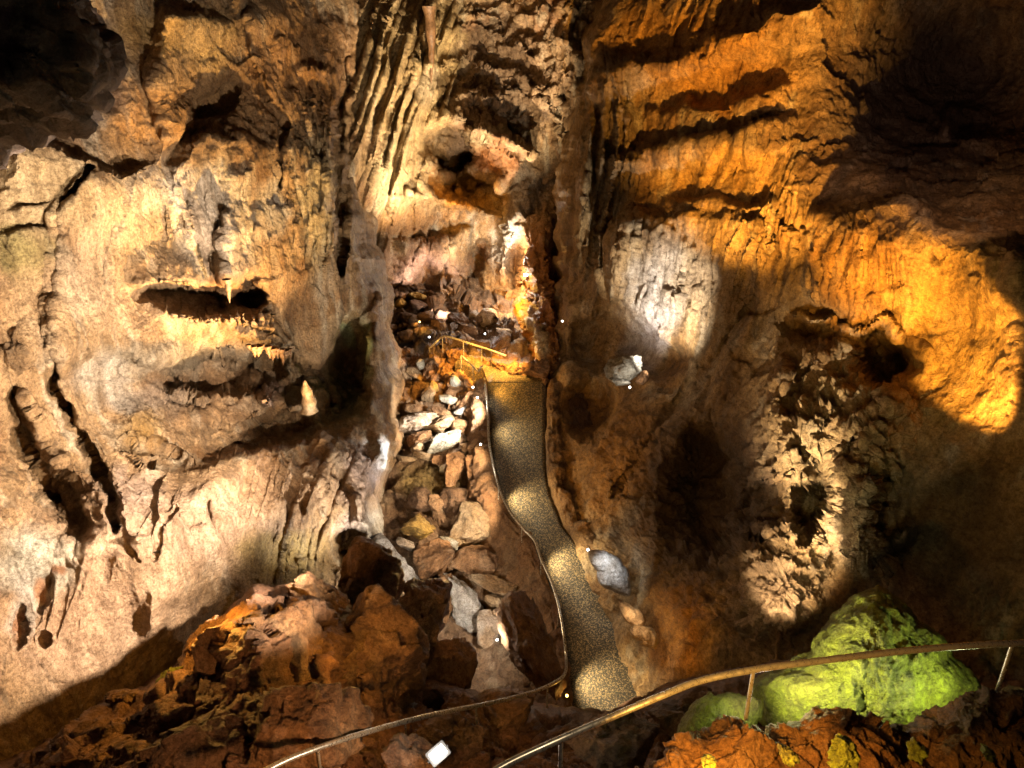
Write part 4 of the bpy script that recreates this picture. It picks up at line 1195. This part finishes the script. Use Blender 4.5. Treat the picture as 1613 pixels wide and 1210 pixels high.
def lamp_fixture(label, pos, aim, size, col, glow, roll=0, group='small floodlights lighting the cave'):
    from mathutils import Vector, Quaternion
    e = bpy.data.objects.new('floodlight', None); COL.objects.link(e); e.location = pos; e.empty_display_size = .1
    q = (Vector(aim) - Vector(pos)).to_track_quat('-Z', 'Y'); e.rotation_mode = 'QUATERNION'; e.rotation_quaternion = q @ Quaternion((0, 0, 1), math.radians(roll))
    tag(e, label, 'floodlight', group)
    key = (round(size, 3),)
    if key not in _lm:
        s = size
        bm = bmesh.new()
        if s < .15:
            bmesh.ops.create_cone(bm, cap_ends=True, segments=20, radius1=s * .5, radius2=s * .4, depth=s * .7)
            for v in bm.verts: v.co.z += s * .36
        else:
            box_bm(bm, s, s * .72, s * .34, (0, 0, s * .17))
        for k in range(5):
            box_bm(bm, s * .04, s * .6, s * .16, ((k - 2) * s * .18, 0, s * .4), .05)
        h = to_mesh('housing', bm)
        bm = bmesh.new()
        if s < .15:
            bmesh.ops.create_icosphere(bm, subdivisions=3, radius=s * .42)
            for v in bm.verts: v.co.z *= .4
        else:
            box_bm(bm, s * .74, s * .46, s * .05, (0, 0, 0), .2)
        ln = to_mesh('lens', bm)
        bm = bmesh.new(); box_bm(bm, s * 1.1, s * .06, s * .04, (0, 0, s * .62))
        for k in (-1, 1): box_bm(bm, s * .04, s * .08, s * .5, (k * s * .55, 0, s * .4))
        b = to_mesh('bracket', bm)
        _lm[key] = (h, ln, b)
    h, ln, b = _lm[key]
    link('housing', h.copy(), M_DARK, e)
    link('lens', ln.copy(), plain('lit_glass', (.9, .9, .9), .3, 0, col, glow), e)
    link('bracket', b.copy(), M_DARK, e)
    return e


def light(kind, pos, aim, watts, col, cone=60, blend=.5, soft=.08):
    from mathutils import Vector
    l = bpy.data.lights.new('flood_or_fill_light', kind); l.energy = watts; l.color = col; l.shadow_soft_size = soft
    if kind == 'SPOT':
        l.spot_size = math.radians(cone); l.spot_blend = blend
    o = bpy.data.objects.new('flood_or_fill_light', l); COL.objects.link(o); o.location = pos
    if aim is not None:
        o.rotation_mode = 'QUATERNION'
        o.rotation_quaternion = (Vector(aim) - Vector(pos)).to_track_quat('-Z', 'Y')
    return o


WARM = (1, .8, .54); WHITE = (1, .93, .82); COOL = (.86, .93, 1); ORANGE = (1, .5, .09); AMBER = (1, .62, .2); RED = (1, .38, .12); GREEN = (.85, 1, .45)
#@@LIGHTS
S, PT = 'SPOT', 'POINT'
LIGHTS = [  # hidden floodlights plus fill lights added without a fitting
 # left wall
 (S, (690, 795, 11.6), (110, 670, 13.3), 6000, (1, .83, .66), 86, .3),
 (S, (890, 1150, 8.0), (205, 440, 15), 5600, (1, .85, .66), 60, .3),  # added frontal fill for the left wall
 (S, (640, 960, 17.2), (470, 700, 18), 1000, WHITE, 80, .6),
 (S, (600, 880, 16.8), (300, 40, 17), 10000, AMBER, 60, .8),
 (S, (660, 700, 21), (600, 730, 21), 160, COOL, 90, .6),
 # roof and end wall
 (S, (770, 545, 25.0), (690, 110, 28), 7000, WARM, 66, .7),
 (S, (872, 500, 22.6), (650, 110, 27), 6000, WARM, 66, .6),
 (S, (700, 500, 29.5), (680, 420, 33), 1200, (1, .8, .68), 80, .6),
 (S, (745, 315, 29.6), (725, 280, 34), 220, ORANGE, 100, .5),
 (S, (850, 575, 25.6), (850, 450, 28), 4500, ORANGE, 80, .6),
 (PT, (815, 420, 31.0), None, 520, WHITE),
 (PT, (845, 540, 25.6), None, 300, WHITE),
 (PT, (800, 480, 30.5), None, 260, ORANGE),
 (S, (795, 530, 24.2), (785, 585, 25.2), 800, ORANGE, 130, .8),
 (S, (735, 545, 24.2), (715, 580, 25.6), 420, ORANGE, 130, .8),
 (PT, (566, 540, 22.3), None, 4, GREEN),
 # right wall
 (S, (1030, 600, 18.5), (1045, 440, 21), 1500, WHITE, 74, .85),
 (S, (1002, 612, 18.5), (1005, 556, 20.2), 22, WHITE, 96, .8),
 (S, (1190, 620, 12.8), (1150, 140, 20), 8500, ORANGE, 43, .6),
 (S, (1550, 752, 12.05), (1508, 500, 14.1), 1700, ORANGE, 50, .3),
 (S, (1340, 540, 13.6), (1370, 410, 15), 700, ORANGE, 90, .5),
 (S, (1140, 980, 12.0), (1300, 740, 15), 3600, WARM, 46, .9),
 (S, (1040, 1085, 14.0), (1045, 990, 15.6), 330, ORANGE, 90, .8),
 (S, (1170, 1030, 12.6), (1225, 920, 14), 600, WARM, 42, .5),
 (S, (830, 860, 17.5), (950, 715, 20.5), 190, ORANGE, 60, .8),
 # rubble
 (S, (762, 640, 22), (680, 665, 24), 1200, WHITE, 80, .6),
 (S, (757, 705, 21), (715, 745, 22), 220, WARM, 100, .6),
 (S, (788, 1015, 16.0), (742, 935, 18.2), 800, WHITE, 110, .6),
 (PT, (655, 895, 18.3), None, 90, WHITE),
 (S, (775, 790, 19.4), (680, 800, 22), 800, WARM, 90, .7),
 (PT, (938, 868, 17.8), None, 3, COOL),
 (S, (950, 880, 16.6), (965, 905, 17.6), 60, COOL, 70, .7),  # added in front of the blue grey slab to light it evenly
 (S, (990, 960, 15.2), (1003, 985, 16), 60, WARM, 80, .7),  # added to light the orange pink slab
 (PT, (700, 870, 17.5), None, 60, AMBER),
 # near
 (S, (560, 1330, 6.0), (380, 1060, 10.5), 420, (1, .5, .2), 105, .6),
 (S, (1530, 335, 12.4), (1480, 110, 18.5), 150, (1, .62, .42), 110, .9),  # added weak fill for the dark upper right
 (S, (1330, 300, 15), (1400, 60, 18), 60, (1, .6, .4), 110, .9),  # second added fill for the upper right recess
 (PT, (320, 950, 11.0), None, 130, ORANGE),
 (PT, (570, 1000, 10.8), None, 40, ORANGE),  # added to brighten the middle boulders
 (S, (1130, 1260, 4.3), (1180, 1150, 5.8), 340, ORANGE, 84, .6),
 (PT, (1000, 1000, 4.6), None, 25, WARM),  # added for highlights on the near handrail
 (PT, (1540, 1110, 7.8), None, 50, GREEN),  # added to light the green mound's right side
 (PT, (1190, 1050, 7.0), None, 26, GREEN),  # added fill on the green mound's left
 (S, (1215, 1110, 7.2), (1385, 1050, 8.6), 420, (1, .97, .6), 76, .6),
 (PT, (1215, 1100, 7.5), None, 14, WHITE),
]
for L in LIGHTS:
    k, p, a, wt, col = L[:5]
    light(k, P(*p), None if a is None else P(*a), wt, col, *(L[5:] if len(L) > 5 else ()))

PATHC = (1, .8, .48)
for y_, h_, w_, c_ in ((682, .5, 60, PATHC), (790, .45, 90, PATHC), (890, .45, 105, PATHC), (1080, .45, 120, PATHC), (618, .3, 60, ORANGE)):
    q_ = P(float(PL(y_)), y_, float(path_d(y_)))
    light('SPOT', q_ + [.08, -.05, h_], q_ + [.75, -.1, 0], w_, c_, 120, .9)

FIX = [
 ('big bright white floodlight among the dark rocks of the near slope', (690, 1187, 8.5), (650, 1010, 4.6), .23, WHITE, 10, -36),
 ('small white lamp at the left end of the far handrail', (676, 531, 27.0), (700, 700, 18), .065, COOL, 24),
 ('small white lamp under the tilted pinkish slab of the far slope', (764, 526, 28.4), (780, 700, 18), .065, COOL, 24),
 ('round orange lamp highest on the dark far slope', (661, 507, 28.6), (700, 700, 18), .065, ORANGE, 33),
 ('tiny white lamp on the bank by the bright cream stone', (745, 610, 23.4), (720, 680, 20), .065, WHITE, 24),
 ('tiny white lamp on the bank between the other two bank lamps', (752, 626, 23.0), (720, 680, 20), .065, WHITE, 24),
 ('white lamp on the bank above the craggy orange pink blocks', (757, 700, 21.0), (720, 745, 19), .065, WHITE, 24),
 ('bright lamp at the bottom of the boulder cleft', (783, 1008, 16.6), (760, 930, 16), .06, WHITE, 24),
 ('slim orange lamp at the near end of the left bank', (893, 1096, 16.0), (930, 1110, 14), .06, ORANGE, 27),
 ('little cold lamp at the upper tip of the blue grey slab', (926, 866, 17.9), (955, 890, 17), .065, COOL, 16),
 ('white lamp under the glowing block in the alcove', (992, 610, 19.0), (1000, 560, 18), .065, WHITE, 21),
 ('white and yellow lamp on the pale column by the orange pillar', (828, 433, 29.6), (800, 420, 27), .2, WHITE, 21),
 ('tiny white lamp on the edge of the right wall by the orange pillar', (886, 506, 23.2), (880, 560, 20), .06, WHITE, 21),
 ('tiny lamp at the left end of the rubble beside the wall', (623, 564, 25.8), (650, 620, 22), .06, WARM, 24),
]
for f_ in FIX:
    lamp_fixture(f_[0], P(*f_[1]), P(*f_[2]), *f_[3:])
    q_ = P(*f_[1]); a_ = P(*f_[2])
    light('POINT', q_ + (a_ - q_) / np.linalg.norm(a_ - q_) * .25, None, 30 if f_[3] > .15 else 4 if (f_[3] < .063 or 'alcove' in f_[0]) else 10, f_[4])
